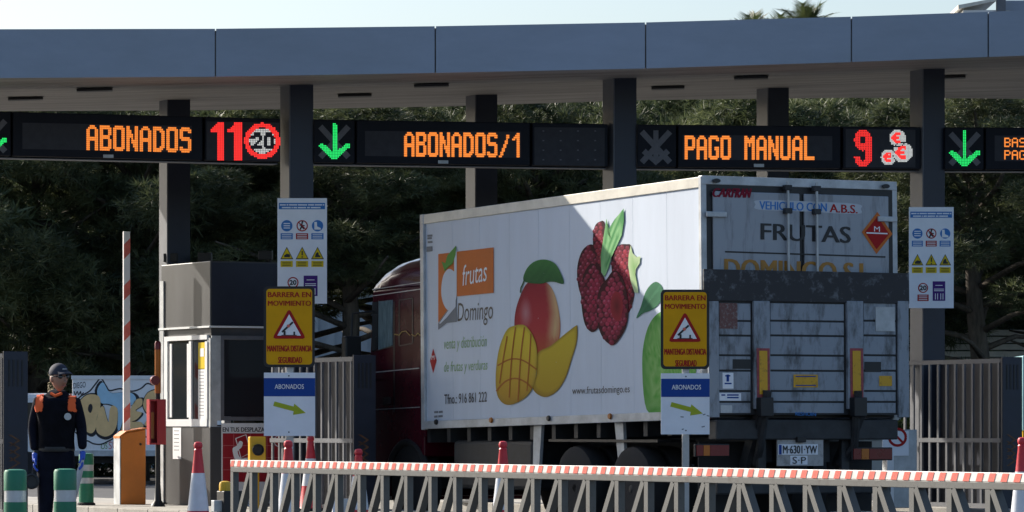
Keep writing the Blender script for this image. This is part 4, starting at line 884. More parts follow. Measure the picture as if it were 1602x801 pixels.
# ---------------------------------------------------------------- cones
def cone(px, ytop, Z, label, z0=0.):
    p = P(px, HY, Z); p.z = z0; h = HC + (HY - ytop) / FPX * Z - z0
    c = thing('traffic_cone', label, 'traffic cone', p, random.uniform(0, 1), 'traffic cones')
    r = lambda z: .145 - (.145 - .038) * (z - .04) / (h - .12)
    z1, z2 = h * .34, h * .70
    MB().bx(-.19, .19, -.19, .19, 0, .04).build('base', 'rubber', c, bevel=.012)
    MB().lathe([(.15, .04), (r(.05), .05), (r(z1), z1)], n=24).build('lower_body', 'cone_red', c)
    MB().lathe([(r(z1) + .002, z1 - .002), (r(z2) + .002, z2)], n=24).build('reflective_sleeve', 'cone_white', c)
    MB().lathe([(r(z2), z2 - .003), (r(h - .1), h - .1), (.043, h - .085), (.034, h - .07), (.043, h - .055), (.045, h - .03), (.036, h - .008), (.015, h)], n=24).build('top', 'cone_red', c)
    return c
cone(310, 691, 42, 'red and white cone in the open, left of the barrier end')
cone(451, 689, 40.5, 'red cone directly below the left ABONADOS plate, behind the barrier')
cone(486, 682, 51.5, 'red and white cone standing before the middle slatted gate', .163)
cone(561, 702, 44, 'red cone in front of the lorry front wheel')
cone(787, 690, 42.5, 'red and white cone under the middle of the lorry side')
cone(1599, 684, 40, 'red and white cone cut by the right edge of the view')

# ---------------------------------------------------------------- green bollards
def bollard(px, ytop, Z, label, z0=0., rad=.1):
    p = P(px, HY, Z); p.z = z0; h = HC + (HY - ytop) / FPX * Z - z0; b = thing('flexible_bollard', label, 'bollard', p, 0, 'green flexible bollards')
    e = [0, .38, .50, .62, .78, 1]; e = [0, h - .62, h - .47, h - .37, h - .20, h]
    e = [0, h * .42, h * .53, h * .66, h * .78, h]
    for i in range(5):
        g = i % 2 == 0; rr = rad if g else rad * .965
        pr = [(rr, e[i]), (rr, e[i + 1])] if i < 4 else [(rr, e[4]), (rr, h - .03), (rr * .9, h - .008), (rr * .5, h)]
        MB().lathe(pr, n=24).build('green_sleeve' if g else 'reflective_band', 'bollard_green' if g else 'reflector_band', b)
    MB().lathe([(rad * 1.25, 0), (rad * 1.2, .03), (rad, .04)], n=24).build('foot', 'rubber', b)
bollard(24, 734, 36, 'green bollard with grey bands at the bottom left corner')
bollard(102, 733, 36, 'green bollard with grey bands in front of the guard')
bollard(135, 709, 55.5, 'smaller green bollard behind the guard, before the graffiti truck', .163)

# ---------------------------------------------------------------- barrier cabinet with raised boom
bp = P(204, HY, 56.2); bp.z = .163
bc = thing('barrier_machine', 'orange barrier cabinet with its striped boom raised upright', 'barrier', bp, R(20))
prof = [(-.175, 0), (.175, 0), (.175, 1.02), (-.1, .975), (-.175, .93)]
fr = Frame(I4, (0, -.16, 0), (1, 0, 0)); MB().prism(prof, fr, -.32, 0).build('cabinet', 'orange_cabinet', bc, bevel=.012)
MB().bx(-.192, -.177, -.165, .165, 0, .9).build('side_cover', 'rail_grey', bc, bevel=.004); MB().prism([(-.195, .9), (-.1, .98), (.18, 1.03), (.18, 1.045), (-.1, 1.0), (-.195, .93)], fr, -.33, .01).build('lid', 'orange_cabinet', bc)
MB().lathe([(.018, 0), (.014, -.012)], (.1, -.162, .82), 10, 'y').build('lock', 'black', bc)
bm = MB().bx(-.045, .045, -.03, .03, .96, 3.72).build('boom', 'white_paint', bc, bevel=.006); bm.location = (-.04, .06, 0)
bs = MB()
for z in np.arange(1.1, 3.6, .56): bs.add([(-.0455, -.0315, z), (.0455, -.0315, z + .09), (.0455, -.0315, z + .29), (-.0455, -.0315, z + .2)], [(0, 1, 2, 3)])
bs.build('red_band_print', 'tape_red', bm)

# ---------------------------------------------------------------- lane signal with red cabinet beside the booth
sp = P(247, HY, 54.6); sp.z = .163
sg = thing('signal_post', 'black signal post with amber lamp tube and open red box by the booth', 'signal', sp, R(18))
MB().lathe([(.10, 0), (.09, .03), (.05, .08), (.035, .3), (.032, 2.1)], n=14).build('pole', 'black', sg)
MB().lathe([(.042, 1.5), (.042, 2.08)], n=14).build('amber_tube', 'amber_lens', sg); MB().lathe([(.044, 2.08), (.044, 2.16), (.03, 2.19)], n=14).build('red_cap', 'red_lens', sg)
MB().lathe([(.062, -.03), (.066, .03), (.05, .06)], (-.05, -.05, 1.67), 14, 'y').build('side_lamp', 'red_lens', sg)
rb = MB()
for (x0, x1, z0, z1) in ((-.16, -.14, .82, 1.42), (.04, .06, .82, 1.42), (-.14, .04, .82, .845), (-.14, .04, 1.395, 1.42)): rb.bx(x0, x1, -.2, -.03, z0, z1)
rb.bx(-.14, .04, -.045, -.03, .845, 1.395); rb.bx(-.06, .06, -.215, -.2, .82, 1.42)
rb.build('red_box', 'red_cabinet', sg); MB().bx(-.13, -.08, -.12, -.05, .9, 1.25).build('hand_lever', 'amber_lens', sg)

# yellow signal lamp on post before the poster
yp = P(402, HY, 53.0); yp.z = .163
ys = thing('yellow_signal', 'yellow box with a round black lens on a post before the poster', 'signal', yp, R(12))
MB().tube([(0, 0, 0), (0, 0, .55)], .03, 10).build('post', 'yellow_plastic', ys); MB().bx(-.105, .105, -.08, .08, .53, .93).build('lamp_box', 'yellow_plastic', ys, bevel=.012)
MB().lathe([(.075, 0), (.075, -.05), (.065, -.05), (.06, -.01), (.02, -.012)], (0, -.078, .76), 18, 'y').build('lens_hood', 'black', ys)

# cabinet and prohibition sign on the island behind the lorry's right side
cp_ = P(1428, HY, 53.6); cp_.z = .163
kc = thing('service_cabinet', 'pale grey cabinet with a red ring sign beside the lorry tail', 'cabinet', cp_, R(14))
MB().bx(-.30, .06, 0, .35, 0, 1.02).build('cabinet_body', 'rail_grey', kc, bevel=.01)
KF = Frame(rootM(kc), (0, -.012, 0), (1, 0, 0)); MB().bx(-.42, -.06, -.012, -.002, .68, 1.0).build('sign_plate', 'sign_white', kc)
rg = MB(); ribbon(rg, KF, circ(1404, 684, 13, 24) + [(1417, 684)], 4, .003); ribbon(rg, KF, [(1395, 675), (1413, 693)], 3.5, .004); rg.build('red_ring_print', 'ink_red', kc)
MB().bx(-.36, -.27, -.03, .03, 0, .68).build('white_post', 'white_paint', kc)

# ---------------------------------------------------------------- the guard
GX = P(88, HY, 38.9); GX.z = 0
guard = thing('person', 'guard in navy uniform with orange shoulders, cap, sunglasses and blue gloves', 'person', GX, 0)
def skin(name, verts, edges, m, parent, root=0, sub=2):
    me = bpy.data.meshes.new(name); me.from_pydata([v[0] for v in verts], edges, []); me.update()
    o = bpy.data.objects.new(name, me); C.objects.link(o)
    o.modifiers.new('s', 'SKIN'); 
    if not me.skin_vertices: 
        bm_ = bmesh.new(); bm_.from_mesh(me); bm_.verts.layers.skin.verify(); bm_.to_mesh(me); bm_.free()
    for i, v in enumerate(verts):
        r = v[1]; me.skin_vertices[0].data[i].radius = r if isinstance(r, tuple) else (r, r); me.skin_vertices[0].data[i].use_root = (i == root)
    sb = o.modifiers.new('d', 'SUBSURF'); sb.levels = sub; sb.render_levels = sub
    dg_ = bpy.context.evaluated_depsgraph_get(); dg_.update(); nm_ = bpy.data.meshes.new_from_object(o.evaluated_get(dg_))
    o.modifiers.clear(); o.data = nm_; bpy.data.meshes.remove(me); nm_.materials.clear(); nm_.materials.append(MATS[m])
    for p_ in nm_.polygons: p_.use_smooth = True
    o.parent = parent; return o
# x to the picture's right, y away from the viewer; the body faces the viewer turned a little to the right
V = [((.0, 0, .93), (.165, .125)), ((.0, .0, 1.08), (.16, .115)), ((.005, .0, 1.25), (.185, .13)), ((.01, .01, 1.40), (.18, .12)), ((.015, .015, 1.49), (.095, .08)), ((.02, .0, 1.56), (.062, .06)),
     ((-.17, .02, 1.44), (.075, .075)), ((-.225, .05, 1.20), (.058, .056)), ((-.20, -.02, .985), (.043, .043)),
     ((.185, .0, 1.43), (.075, .075)), ((.235, .03, 1.20), (.058, .056)), ((.255, -.06, 1.0), (.043, .043)),
     ((-.09, 0, .84), (.105, .11)), ((-.10, -.01, .48), (.072, .078)), ((-.115, .03, .10), (.052, .056)),
     ((.09, 0, .84), (.105, .11)), ((.10, -.02, .48), (.072, .078)), ((.11, .02, .10), (.052, .056))]
E_ = [(0, 1), (1, 2), (2, 3), (3, 4), (4, 5), (3, 6), (6, 7), (7, 8), (3, 9), (9, 10), (10, 11), (0, 12), (12, 13), (13, 14), (0, 15), (15, 16), (16, 17)]
body = skin('body', V, E_, 'uniform_navy', guard, 0, 4)
# head: shaped ellipsoid turned to the right
def ball(name, c, r, m, parent, f=None, n=20, rot=None):
    mb = MB(); vs = []; fs = []; k_ = n // 2
    for i in range(k_ + 1):
        th = math.pi * i / k_
        for j in range(n):
            ph = 2 * math.pi * j / n; v = Vector((math.sin(th) * math.cos(ph), math.sin(th) * math.sin(ph), math.cos(th)))
            if f: v = f(v)
            v = Vector((v.x * r[0], v.y * r[1], v.z * r[2]))
            if rot: v = rot @ v
            vs.append(v + Vector(c))
    for i in range(k_):
        for j in range(n): fs.append((i * n + j, i * n + (j + 1) % n, (i + 1) * n + (j + 1) % n, (i + 1) * n + j))
    mb.add(vs, fs); mb.sm = True; return mb.build(name, m, parent)
HR = Matrix.Rotation(R(38), 3, 'Z'); HC_ = Vector((.028, -.02, 1.672))
def headshape(v):
    v = v.copy()
    if v.z < -.1: q = 1 + (v.z + .1) * .38; v.x *= q; v.y = v.y * q - (v.z + .1) * .12 * (-1)
    if v.y < -.75 and abs(v.x) < .25 and -.45 < v.z < .1: v.y -= .16 * (1 - abs(v.z + .22) / .35) if abs(v.z + .22) < .35 else 0
    return v
head = ball('head', HC_, (.076, .098, .125), 'skin', guard, headshape, 28, HR)
hp = lambda x, y, z: tuple(HC_ + HR @ Vector((x, y, z)))
MB().tube([hp(0, -.088, .02), hp(0, -.108, -.02), hp(0, -.118, -.036), hp(0, -.095, -.048)], [.009, .012, .016, .012], 8).build('nose', 'skin', head)
for s in (-1, 1): ball('ear', hp(s * .076, .01, -.01), (.012, .022, .034), 'skin', head, None, 12, HR)
MB().tube([hp(-.024, -.089, -.072), hp(0, -.096, -.07), hp(.024, -.089, -.072)], .006, 6).build('lips', mat('lips', (.30, .12, .09), .5, var=0), head)
ball('hair', hp(0, .016, .022), (.079, .094, .095), mat('hair_dark', (.03, .025, .02), .8, var=.2), head, None, 20, HR)
for s in (-1, 1): ball('sunglass_lens', hp(s * .033, -.084, .012), (.030, .016, .021), 'glass_dark', head, None, 14, HR)
MB().tube([hp(-.078, .0, .016), hp(-.070, -.06, .016), hp(0, -.1, .018), hp(.070, -.06, .016), hp(.078, .0, .016)], .005, 6).build('sunglass_frame', 'black', head)
cap = ball('cap', hp(0, .005, .045), (.089, .108, .098), 'cap_navy', guard, lambda v: Vector((v.x, v.y, max(v.z, -.12))), 24, HR)
vis = MB(); vs = []
for t in (0, .018):
    for k_ in range(13):
        a = R(-62 + 124 * k_ / 12); vs.append(hp(.080 * math.sin(a), -.075 - .012 - .0 * math.cos(a), .05 + t * .6 - .0)); vs.append(hp(.088 * math.sin(a), -.075 - .085 * math.cos(a) ** .7, .032 + t * .6 + .018 * math.cos(a) ** 2 - .01))
fs = [(2 * i, 2 * i + 1, 2 * i + 3, 2 * i + 2) for i in range(12)] + [(26 + 2 * i, 26 + 2 * i + 2, 26 + 2 * i + 3, 26 + 2 * i + 1) for i in range(12)] + [(2 * i + 1, 27 + 2 * i, 29 + 2 * i, 2 * i + 3) for i in range(12)]
vis.add(vs, fs); vis.build('cap_visor', 'cap_navy', cap, smooth=True)
MB().tube([hp(-.02, -.1, .085), hp(.02, -.1, .085)], .006, 6).build('cap_badge', 'rail_grey', cap)
# gloves: palm and five fingers on each hand
def hand(wr, side):
    wr = Vector(wr); m_ = wr + Vector((0, -.02, -.065)); verts = [(wr + Vector((0, 0, .03)), (.034, .032)), (wr, (.03, .034)), (m_, (.026, .042))]; ed = [(0, 1), (1, 2)]
    h = skin('glove', [(tuple(v[0]), v[1]) for v in verts], ed, 'glove_blue', guard, 0, 2)
    for j, (o_, L_) in enumerate(((-.030, .062), (-.010, .072), (.010, .070), (.029, .056))):
        b_ = m_ + Vector((side * .004, o_, -.012)); c_ = [b_, b_ + Vector((side * -.004, -.004, -L_ * .5)), b_ + Vector((side * -.02, -.012, -L_ * .85)), b_ + Vector((side * -.036, -.016, -L_ * 1.0))]
        skin('finger', [(tuple(c_[0]), .011), (tuple(c_[1]), .010), (tuple(c_[2]), .009), (tuple(c_[3]), .008)], [(0, 1), (1, 2), (2, 3)], 'glove_blue', h, 0, 1)
    t0 = m_ + Vector((0, -.035, .035)); skin('thumb', [(tuple(t0), .013), (tuple(t0 + Vector((side * -.012, -.03, -.03))), .011), (tuple(t0 + Vector((side * -.022, -.036, -.062))), .009)], [(0, 1), (1, 2)], 'glove_blue', h, 0, 1)
hand((-.195, -.04, .945), -1); hand((.258, -.085, .96), 1)
# vest patches, collar, badge, belt, boots: clothing of the figure
def shell(name, m, test, off=.006):                      # cloth laid over the body where test() holds
    me = body.data; mb = MB(); me.calc_loop_triangles() if False else None
    used = {}; 
    for p_ in me.polygons:
        if all(test(me.vertices[i].co) for i in p_.vertices):
            f = []
            for i in p_.vertices:
                if i not in used: used[i] = len(mb.v); v = me.vertices[i]; mb.v.append(tuple(v.co + v.normal * off))
                f.append(used[i])
            mb.f.append(tuple(f))
    mb.sm = True
    return mb.build(name, m, guard)
shell('vest', mat('vest_black', (.006, .006, .009), .9, spec=.12, var=.3, scale=14, bump=.4), lambda c: 1.0 < c.z < 1.46 and abs(c.x) < .19, .012)
for s in (-1, 1):
    pts = [(s * .13 + .012, -.095, 1.40), (s * .125 + .012, -.075, 1.475), (s * .12 + .012, .0, 1.525), (s * .125 + .012, .08, 1.50)]
    mb = MB()
    for i in range(3):
        a, b = Vector(pts[i]), Vector(pts[i + 1]); dx = Vector((.05, 0, 0)); o_ = Vector((0, 0, -.018 * s * 0))
        mb.add([a - dx + Vector((0, 0, -.02 if s < 0 else 0)), a + dx + Vector((0, 0, -.02 if s > 0 else 0)), b + dx + Vector((0, 0, -.025 if s > 0 else 0)), b - dx + Vector((0, 0, -.025 if s < 0 else 0))], [(0, 1, 2, 3)])
shell('orange_shoulder', 'uniform_orange', lambda c: c.z > 1.35 and .115 < c.x < .19 and c.y < .2, .017)
shell('orange_shoulder', 'uniform_orange', lambda c: c.z > 1.35 and -.185 < c.x < -.105 and c.y < .2, .017)
MB().tube([(-.045, -.05, 1.53), (.0, -.085, 1.505), (.06, -.06, 1.53)], .014, 8).build('orange_collar', 'uniform_orange', guard)
MB().lathe([(.034, 0), (.034, -.006)], (.125, -.150, 1.31), 16, 'y').build('chest_badge', 'rail_grey', guard)
MB().lathe([(.172, -.02), (.178, 0), (.172, .025)], (0, 0, 1.0), 24, 'z', .78).build('belt', 'black', guard)
MB().bx(-.21, -.15, -.06, .08, .80, 1.0).build('belt_pouch', 'black', guard, bevel=.02)
for s in (-1, 1): ball('boot', (s * .112, -.03, .055), (.055, .135, .065), 'black', guard, lambda v: Vector((v.x, v.y, max(v.z, -.84))), 16)
bt = thing('hand_paddle', 'grey baton held in the guard\'s gloved left hand', 'baton', GX + Vector((.235, -.10, .885)), 0)
MB().tube([(.025, 0, .03), (.0, .0, -.08), (-.04, .01, -.24), (-.06, .02, -.36)], [.016, .030, .034, .02], 12).build('shaft', 'rail_grey', bt); MB().tube([(.025, 0, .03), (.03, 0, .07)], .014, 10).build('grip', 'black', bt)
hl = thing('round_torch', 'round dark grey lamp hanging at the guard\'s right hip', 'lamp', GX + Vector((-.22, -.1, .70)), 0)
MB().lathe([(.03, .06), (.07, .03), (.075, -.02), (.06, -.03), (.055, -.01)], (0, 0, 0), 18, 'y').build('lamp_head', 'dark_steel', hl); MB().tube([(0, 0.02, .05), (.02, .06, .22)], .008, 6).build('strap', 'black', hl)

# ---------------------------------------------------------------- graffiti truck beyond the island
vp = P(225, HY, 88); vp.z = 0
van = thing('graffiti_truck', 'parked white box truck covered in orange and blue graffiti', 'truck', vp, 0)
VF = Frame(rootM(van), (0, 0, 0), (1, 0, 0)); vx0 = VF.px(113, 600)[0]; vx1 = VF.px(345, 600)[0]; vz0 = VF.px(113, 712)[1]; vz1 = VF.px(113, 589)[1]
vb = MB().bx(vx0, vx1, .001, 2.1, vz0, vz1).build('cargo_box', 'van_white', van, bevel=.02)
MB().bx(vx0 - .02, vx1 + .02, -.02, 2.12, vz0 - .02, vz0 + .1).build('bottom_rail', 'rail_grey', van); MB().bx(vx0 - .02, vx1 + .02, -.02, 2.12, vz1 - .06, vz1 + .02).build('top_rail', 'white_paint', van)
MB().bx(vx0 - .5, vx1, .5, 1.6, .45, vz0 - .03).build('chassis', 'dark_steel', van)
cbx = MB().bx(vx0 - 1.75, vx0 - .1, .1, 2.0, .4, 1.05).build('cab', 'white_paint', van, bevel=.08); MB().bx(vx0 - 1.4, vx0 - .12, .16, 1.94, 1.0, 1.95).build('cab_roof', 'white_paint', cbx, bevel=.1); MB().bx(vx0 - 1.2, vx0 - .3, .14, .17, 1.2, 1.75).build('side_window', 'glass_dark', cbx)
for x in (vx0 - 1.0, vx0 + 2.6): 
    for y in (.15, 1.95): MB().lathe([(.2, -.1), (.34, -.1), (.36, 0), (.34, .1), (.2, .1)], (x, y, .36), 20, 'y').build('wheel', 'rubber', van)
def gp(pts, m, name, t, k_=4): MB().flat(VF.poly(smoothc(pts, k_)), VF, t).build(name, m, vb)
mat('spray_black', (.02, .02, .025), .6, var=.3, scale=6); mat('spray_orange', (.95, .62, .28), .6, var=.08, scale=4); mat('spray_blue', (.42, .68, .85), .6, var=.08, scale=4); mat('spray_grey', (.5, .52, .56), .6, var=.1)
ol = MB(); ol2 = MB(); ribbon(ol, VF, smoothc([(116, 640), (124, 622), (140, 612), (150, 600), (158, 592), (166, 604), (172, 611), (188, 608), (206, 612), (220, 608), (230, 600), (240, 602), (252, 596)], 5, False), 2.2, .004)
ribbon(ol2, VF, smoothc([(118, 676), (130, 688), (138, 690), (146, 694), (158, 695), (170, 690), (182, 684), (200, 680), (225, 684), (250, 678)], 5, False), 2.2, .004)
ol.build('spray_outline', 'spray_black', vb); ol2.build('spray_outline', 'spray_black', vb)
for shp, grow in (([(123, 632), (134, 619), (147, 617), (156, 622), (157, 638), (152, 652), (150, 670), (143, 678), (134, 673), (131, 660), (124, 650)], 'spray_orange'),
        ([(156, 640), (162, 636), (166, 650), (170, 660), (172, 640), (178, 634), (184, 640), (183, 664), (176, 678), (164, 683), (152, 676), (151, 660)], 'spray_orange'),
        ([(152, 612), (161, 598), (172, 614), (190, 614), (206, 615), (213, 624), (206, 634), (196, 632), (194, 650), (188, 672), (184, 670), (184, 640), (170, 632), (158, 630)], 'spray_blue'),
        ([(197, 652), (204, 640), (212, 626), (222, 624), (222, 634), (212, 642), (222, 646), (214, 656), (206, 660), (220, 660), (224, 668), (206, 676), (190, 674)], 'spray_orange'),
        ([(224, 632), (230, 616), (244, 610), (262, 612), (262, 660), (240, 668), (226, 664), (236, 650), (228, 644)], 'spray_orange')):
    cx = sum(p_[0] for p_ in shp) / len(shp); cy = sum(p_[1] for p_ in shp) / len(shp)
    gp([(x + (x - cx) * .16 + 1.2, y + (y - cy) * .12 + 1.5) for x, y in shp], 'spray_black', 'spray_shadow', .006 + .001 * len(bpy.data.objects) % .004); gp(shp, grow, 'spray_letter', .014 + .001 * (shp[0][0] % 5))
gp([(139, 634), (143, 632), (145, 638), (142, 646), (138, 642)], 'spray_black', 'spray_letter_hole', .021)
letter('scrawl_lettering', [('DIEGO', (115, 608), (134, 606), (115, 599))], VF, 'spray_black', vb, .004)
sq = MB(); ribbon(sq, VF, smoothc([(116, 612), (118, 618), (121, 612), (123, 618), (126, 612), (127, 617), (131, 614)], 3, False), 1.6, .004); sq.build('scrawl_print', 'spray_black', vb)
letter('scrawl_green_lettering', [('OS', (158, 703), (168, 702), (158, 694))], VF, 'ink_green', vb, .004); letter('scrawl_red_lettering', [('SU', (170, 703), (184, 702), (170, 691))], VF, mat('spray_pink', (.6, .18, .2), .6, var=.1), vb, .004)

# ---------------------------------------------------------------- far buildings, teal lorry
fb = thing('far_shed', 'pale blue corrugated shed seen between the pine trunks', 'building', (P(430, HY, 125).x, 125, 0))
sx0 = P(120, HY, 125).x - fb.location.x; sx1 = P(720, HY, 125).x - fb.location.x
MB().bx(sx0, sx1, .06, 9, 0, 5.4).build('wall', mat('shed_blue', (.55, .64, .70), .5, var=.08), fb); MB().bx(sx0 - .2, sx1 + .2, -.2, 9.2, 5.4, 5.65).build('roof', 'rail_grey', fb)
rib = MB().bx(-.12, .12, 0, .055, 0, 5.38).build('rib', 'shed_blue', fb); x = sx0 + .2; first = True
while x < sx1:
    o = rib if first else rib.copy()
    if not first: C.objects.link(o)
    first = False; o.location = (x, 0, 0); x += .5
lb = thing('low_building', 'low pale building with slatted awning behind the right-hand pine', 'building', (P(1560, HY, 98).x, 98, 0))
MB().bx(-4, 9, .1, 7, 0, 3.0).build('wall', 'white_paint', lb)
for i in range(6): MB().bx(-4.3, 9.3, -.5 + i * .02, .06, 2.55 + i * .17, 2.68 + i * .17).build('awning_slat', mat('awning_cream', (.62, .60, .54), .6, var=.1), lb)
for x in (-3.2, -1.3, .9, 3.1): 
    wd = MB().bx(x - .55, x + .75, .06, .1, .9, 2.3).build('window', 'rail_grey', lb); MB().bx(x - .48, x + .68, .04, .058, .97, 2.23).build('pane', 'glass_dark', wd)
tb = thing('tall_building', 'tall pale building whose flat roof shows above the canopy at right', 'building', (P(1570, HY, 150).x, 150, 0))
ztb = lambda y: HC + (HY - y) / FPX * 150
MB().bx(-.2, 14, 0, 9, 0, ztb(17)).build('wall', 'rail_grey', tb)
MB().add([(-1.7, -.5, ztb(16)), (-.32, -.5, ztb(3.5)), (-.32, 6, ztb(3.5)), (-1.7, 6, ztb(16)), (-1.7, -.5, ztb(10)), (-.32, -.5, ztb(-1)), (-.32, 6, ztb(-1)), (-1.7, 6, ztb(10))], [(0, 1, 2, 3), (4, 5, 6, 7), (0, 1, 5, 4), (3, 2, 6, 7), (0, 3, 7, 4), (1, 2, 6, 5)]).build('roof_slab', 'cream_rail', tb)
MB().bx(-1.5, -.3, -.3, 6, 0, ztb(17)).build('porch_wall', 'white_paint', tb); MB().bx(-.3, .02, -.5, -.2, 0, ztb(-6)).build('post', 'grey_column', tb); MB().bx(.05, 14, -.1, -.02, ztb(17), ztb(1)).build('parapet_panel', 'fascia', tb)
for i in range(6):
    for j in range(3): w_ = MB().bx(.8 + i * 2.1, 2.0 + i * 2.1, -.03, .0, 1.2 + j * 4, 3.2 + j * 4).build('window', 'rail_grey', tb); MB().bx(.9 + i * 2.1, 1.9 + i * 2.1, -.05, -.032, 1.3 + j * 4, 3.1 + j * 4).build('pane', 'glass_dark', w_)
tl = thing('teal_lorry', 'parked lorry with a pale teal curtain at the right edge', 'lorry', (P(1660, HY, 78).x, 78, 0))
tx = P(1600, HY, 78).x - tl.location.x
bd = MB().bx(tx, tx + 6, .02, 2.4, 1.15, HC + (HY - 556) / FPX * 78).build('curtain_body', mat('teal_curtain', (.22, .42, .45), .5, var=.15, scale=2, bump=.3, stretch=(6, 1, .4)), tl, bevel=.03)
MB().bx(tx, tx + 6, -.02, 2.42, .92, 1.14).build('side_beam', 'yellow_plastic', tl); MB().bx(tx + .2, tx + 6, .5, 1.9, .5, .92).build('chassis', 'dark_steel', tl)
for i in range(8): MB().bx(tx + .4 + i * .7, tx + .45 + i * .7, -.005, .02, 1.0, HC + (HY - 560) / FPX * 78).build('curtain_strap', 'rail_grey', tl)
for x in (.8, 1.9, 4.6):
    for y in (.2, 2.2): MB().lathe([(.25, -.14), (.46, -.14), (.5, 0), (.46, .14), (.25, .14)], (tx + x, y, .5), 20, 'y').build('wheel', 'rubber', tl)

# ---------------------------------------------------------------- trees
def tufts(centres, normals, blades, ln, wd, g):
    n = len(centres); d = g.normal(size=(n, blades, 3)); d += normals[:, None, :] * .9; d /= np.linalg.norm(d, axis=2, keepdims=True)
    s = np.cross(d, g.normal(size=(n, blades, 3))); s /= np.linalg.norm(s, axis=2, keepdims=True) + 1e-6
    L = ln * g.uniform(.55, 1.25, (n, blades, 1)); c = centres[:, None, :]
    a = c + d * L * .06 + s * wd; b = c + d * L * .06 - s * wd; t = c + d * L + g.normal(size=(n, blades, 3)) * .02
    return np.stack([a, b, t], 2).reshape(-1, 3)
def crown_mesh(name, lobes, ntuft, blades, ln, wd, m, seed):
    g = np.random.default_rng(seed); cs = []; ns = []; vol = np.array([l[3] * l[4] * l[5] for l in lobes]) ** .67; cnt = (vol / vol.sum() * ntuft).astype(int)
    for l, k_ in zip(lobes, cnt):
        v = g.normal(size=(k_, 3)); v /= np.linalg.norm(v, axis=1, keepdims=True); rr = g.uniform(.25, 1.0, (k_, 1)) ** .45
        bump_ = 1 + .22 * np.sin(v[:, :1] * 7 + seed) * np.sin(v[:, 1:2] * 6 + 2) * np.sin(v[:, 2:] * 7 + 1)
        cs.append(np.array(l[:3]) + v * rr * bump_ * np.array(l[3:6])); nn_ = v.copy(); nn_[:, 2] += .35; ns.append(nn_)
    pts = tufts(np.concatenate(cs), np.concatenate(ns), blades, ln, wd, g); nf = len(pts) // 3
    me = bpy.data.meshes.new(name); me.vertices.add(len(pts)); me.vertices.foreach_set('co', pts.astype(np.float32).ravel())
    me.loops.add(nf * 3); me.loops.foreach_set('vertex_index', np.arange(nf * 3, dtype=np.int32)); me.polygons.add(nf); me.polygons.foreach_set('loop_start', np.arange(0, nf * 3, 3, dtype=np.int32)); me.polygons.foreach_set('loop_total', np.full(nf, 3, np.int32))
    me.update(); me.validate(); me.materials.append(MATS[m]); return me
def pine_variant(seed):
    g = random.Random(seed); lobes = []; limbs = MB(); top = 8.0
    lean = g.uniform(-.5, .5); trunk = [(0, 0, -.05), (lean * .3, 0, 1.6), (lean * .7, .1, 3.4), (lean, 0, 5.2), (lean * 1.1, 0, 6.8)]
    limbs.tube(trunk, [.24, .19, .16, .11, .04], 9)
    for i in range(28):
        z = 1.6 + 5.8 * (i + .5) / 28; a = i * 2.4 + g.uniform(-.4, .4); rad = (.9 + 1.7 * math.sin(math.pi * min(1, (z - 1.0) / 6.6)) ** .8) * g.uniform(.6, 1.15)
        c = (lean * z / 6 + math.cos(a) * rad, math.sin(a) * rad, z + g.uniform(-.25, .3)); s = g.uniform(.5, .95)
        lobes.append((*c, 1.0 * s, 1.0 * s, .68 * s)); limbs.tube([(lean * z / 7, 0, z * .86), (c[0] * .55 + lean * .2, c[1] * .55, z * .95), c], [.07, .05, .02], 6)
    lobes.append((lean, 0, 7.3, 1.0, 1.0, .8)); lobes.append((lean, 0, 4.6, 1.2, 1.2, 2.0))
    cm = crown_mesh('crown', lobes, 6500, 17, .25, .0115, 'pine_needles', seed)
    tr = bpy.data.meshes.new('trunk'); tr.from_pydata(limbs.v, [], limbs.f); tr.update(); tr.materials.append(MATS['bark'])
    for p_ in tr.polygons: p_.use_smooth = True
    return cm, tr
VAR = [pine_variant(s) for s in (11, 23, 37, 41)]
def tree(x, Z, ytop, var, rz, wscale, label, lift=0.):
    p = P(x, HY, Z); p.z = 0; h = HC + (HY - ytop) / FPX * Z; s = h / 8.1
    t = thing('pine_tree', label, 'tree', p, rz, 'pine trees behind the toll plaza'); t.scale = (s * wscale, s * wscale, s)
    for nm_, me in zip(('crown', 'trunk'), VAR[var]):
        o = bpy.data.objects.new(nm_, me); C.objects.link(o); o.parent = t
        if nm_ == 'crown' and lift: o.location.z = lift; o.scale.z = 1 - lift / 8.1
front = [(60, 95, 130, 'front-row pine at far left, its leaning trunk above the guard', .8), (215, 94, 150, 'front-row pine behind the raised striped boom', .5), (385, 97, 140, 'front-row pine behind the toll booth roof', 2.4),
    (545, 93, 150, 'front-row pine left of the lorry cab roof', 3.3), (690, 98, 150, 'front-row pine above the lorry front corner', 3.0), (860, 95, 130, 'front-row pine above the printed mango', 0),
    (1030, 99, 140, 'front-row pine behind the unlit lane arrow', 0), (1180, 96, 130, 'front-row pine behind the PAGO MANUAL board', 0), (1350, 99, 140, 'front-row pine behind the red 9 and coins', 0),
    (1553, 90, 130, 'front-row pine with bare lower trunk at right', 2.6), (1700, 95, 140, 'front-row pine at the right edge of the view', 2.4)]
for i, (x, Z, yt, lab, lf) in enumerate(front): tree(x, Z, yt, i % 4, i * 1.7, 1.12, lab, lf)
lob = []
for i in range(34):
    q = P(-95 - 130 * i, HY, 94 + 4 * (i % 3))
    for j in range(5): lob.append((q.x + random.uniform(-1.5, 1.5), q.y + random.uniform(-1.5, 1.5), 1.2 + j * 1.45, 2.0, 1.7, 1.1))
o = bpy.data.objects.new('pine_wood', crown_mesh('pine_wood', lob, 26000, 12, .45, .04, 'pine_needles', 77)); C.objects.link(o)
tag(o, 'dark pine wood going on beyond the left edge of the view', 'wood', kind='stuff')
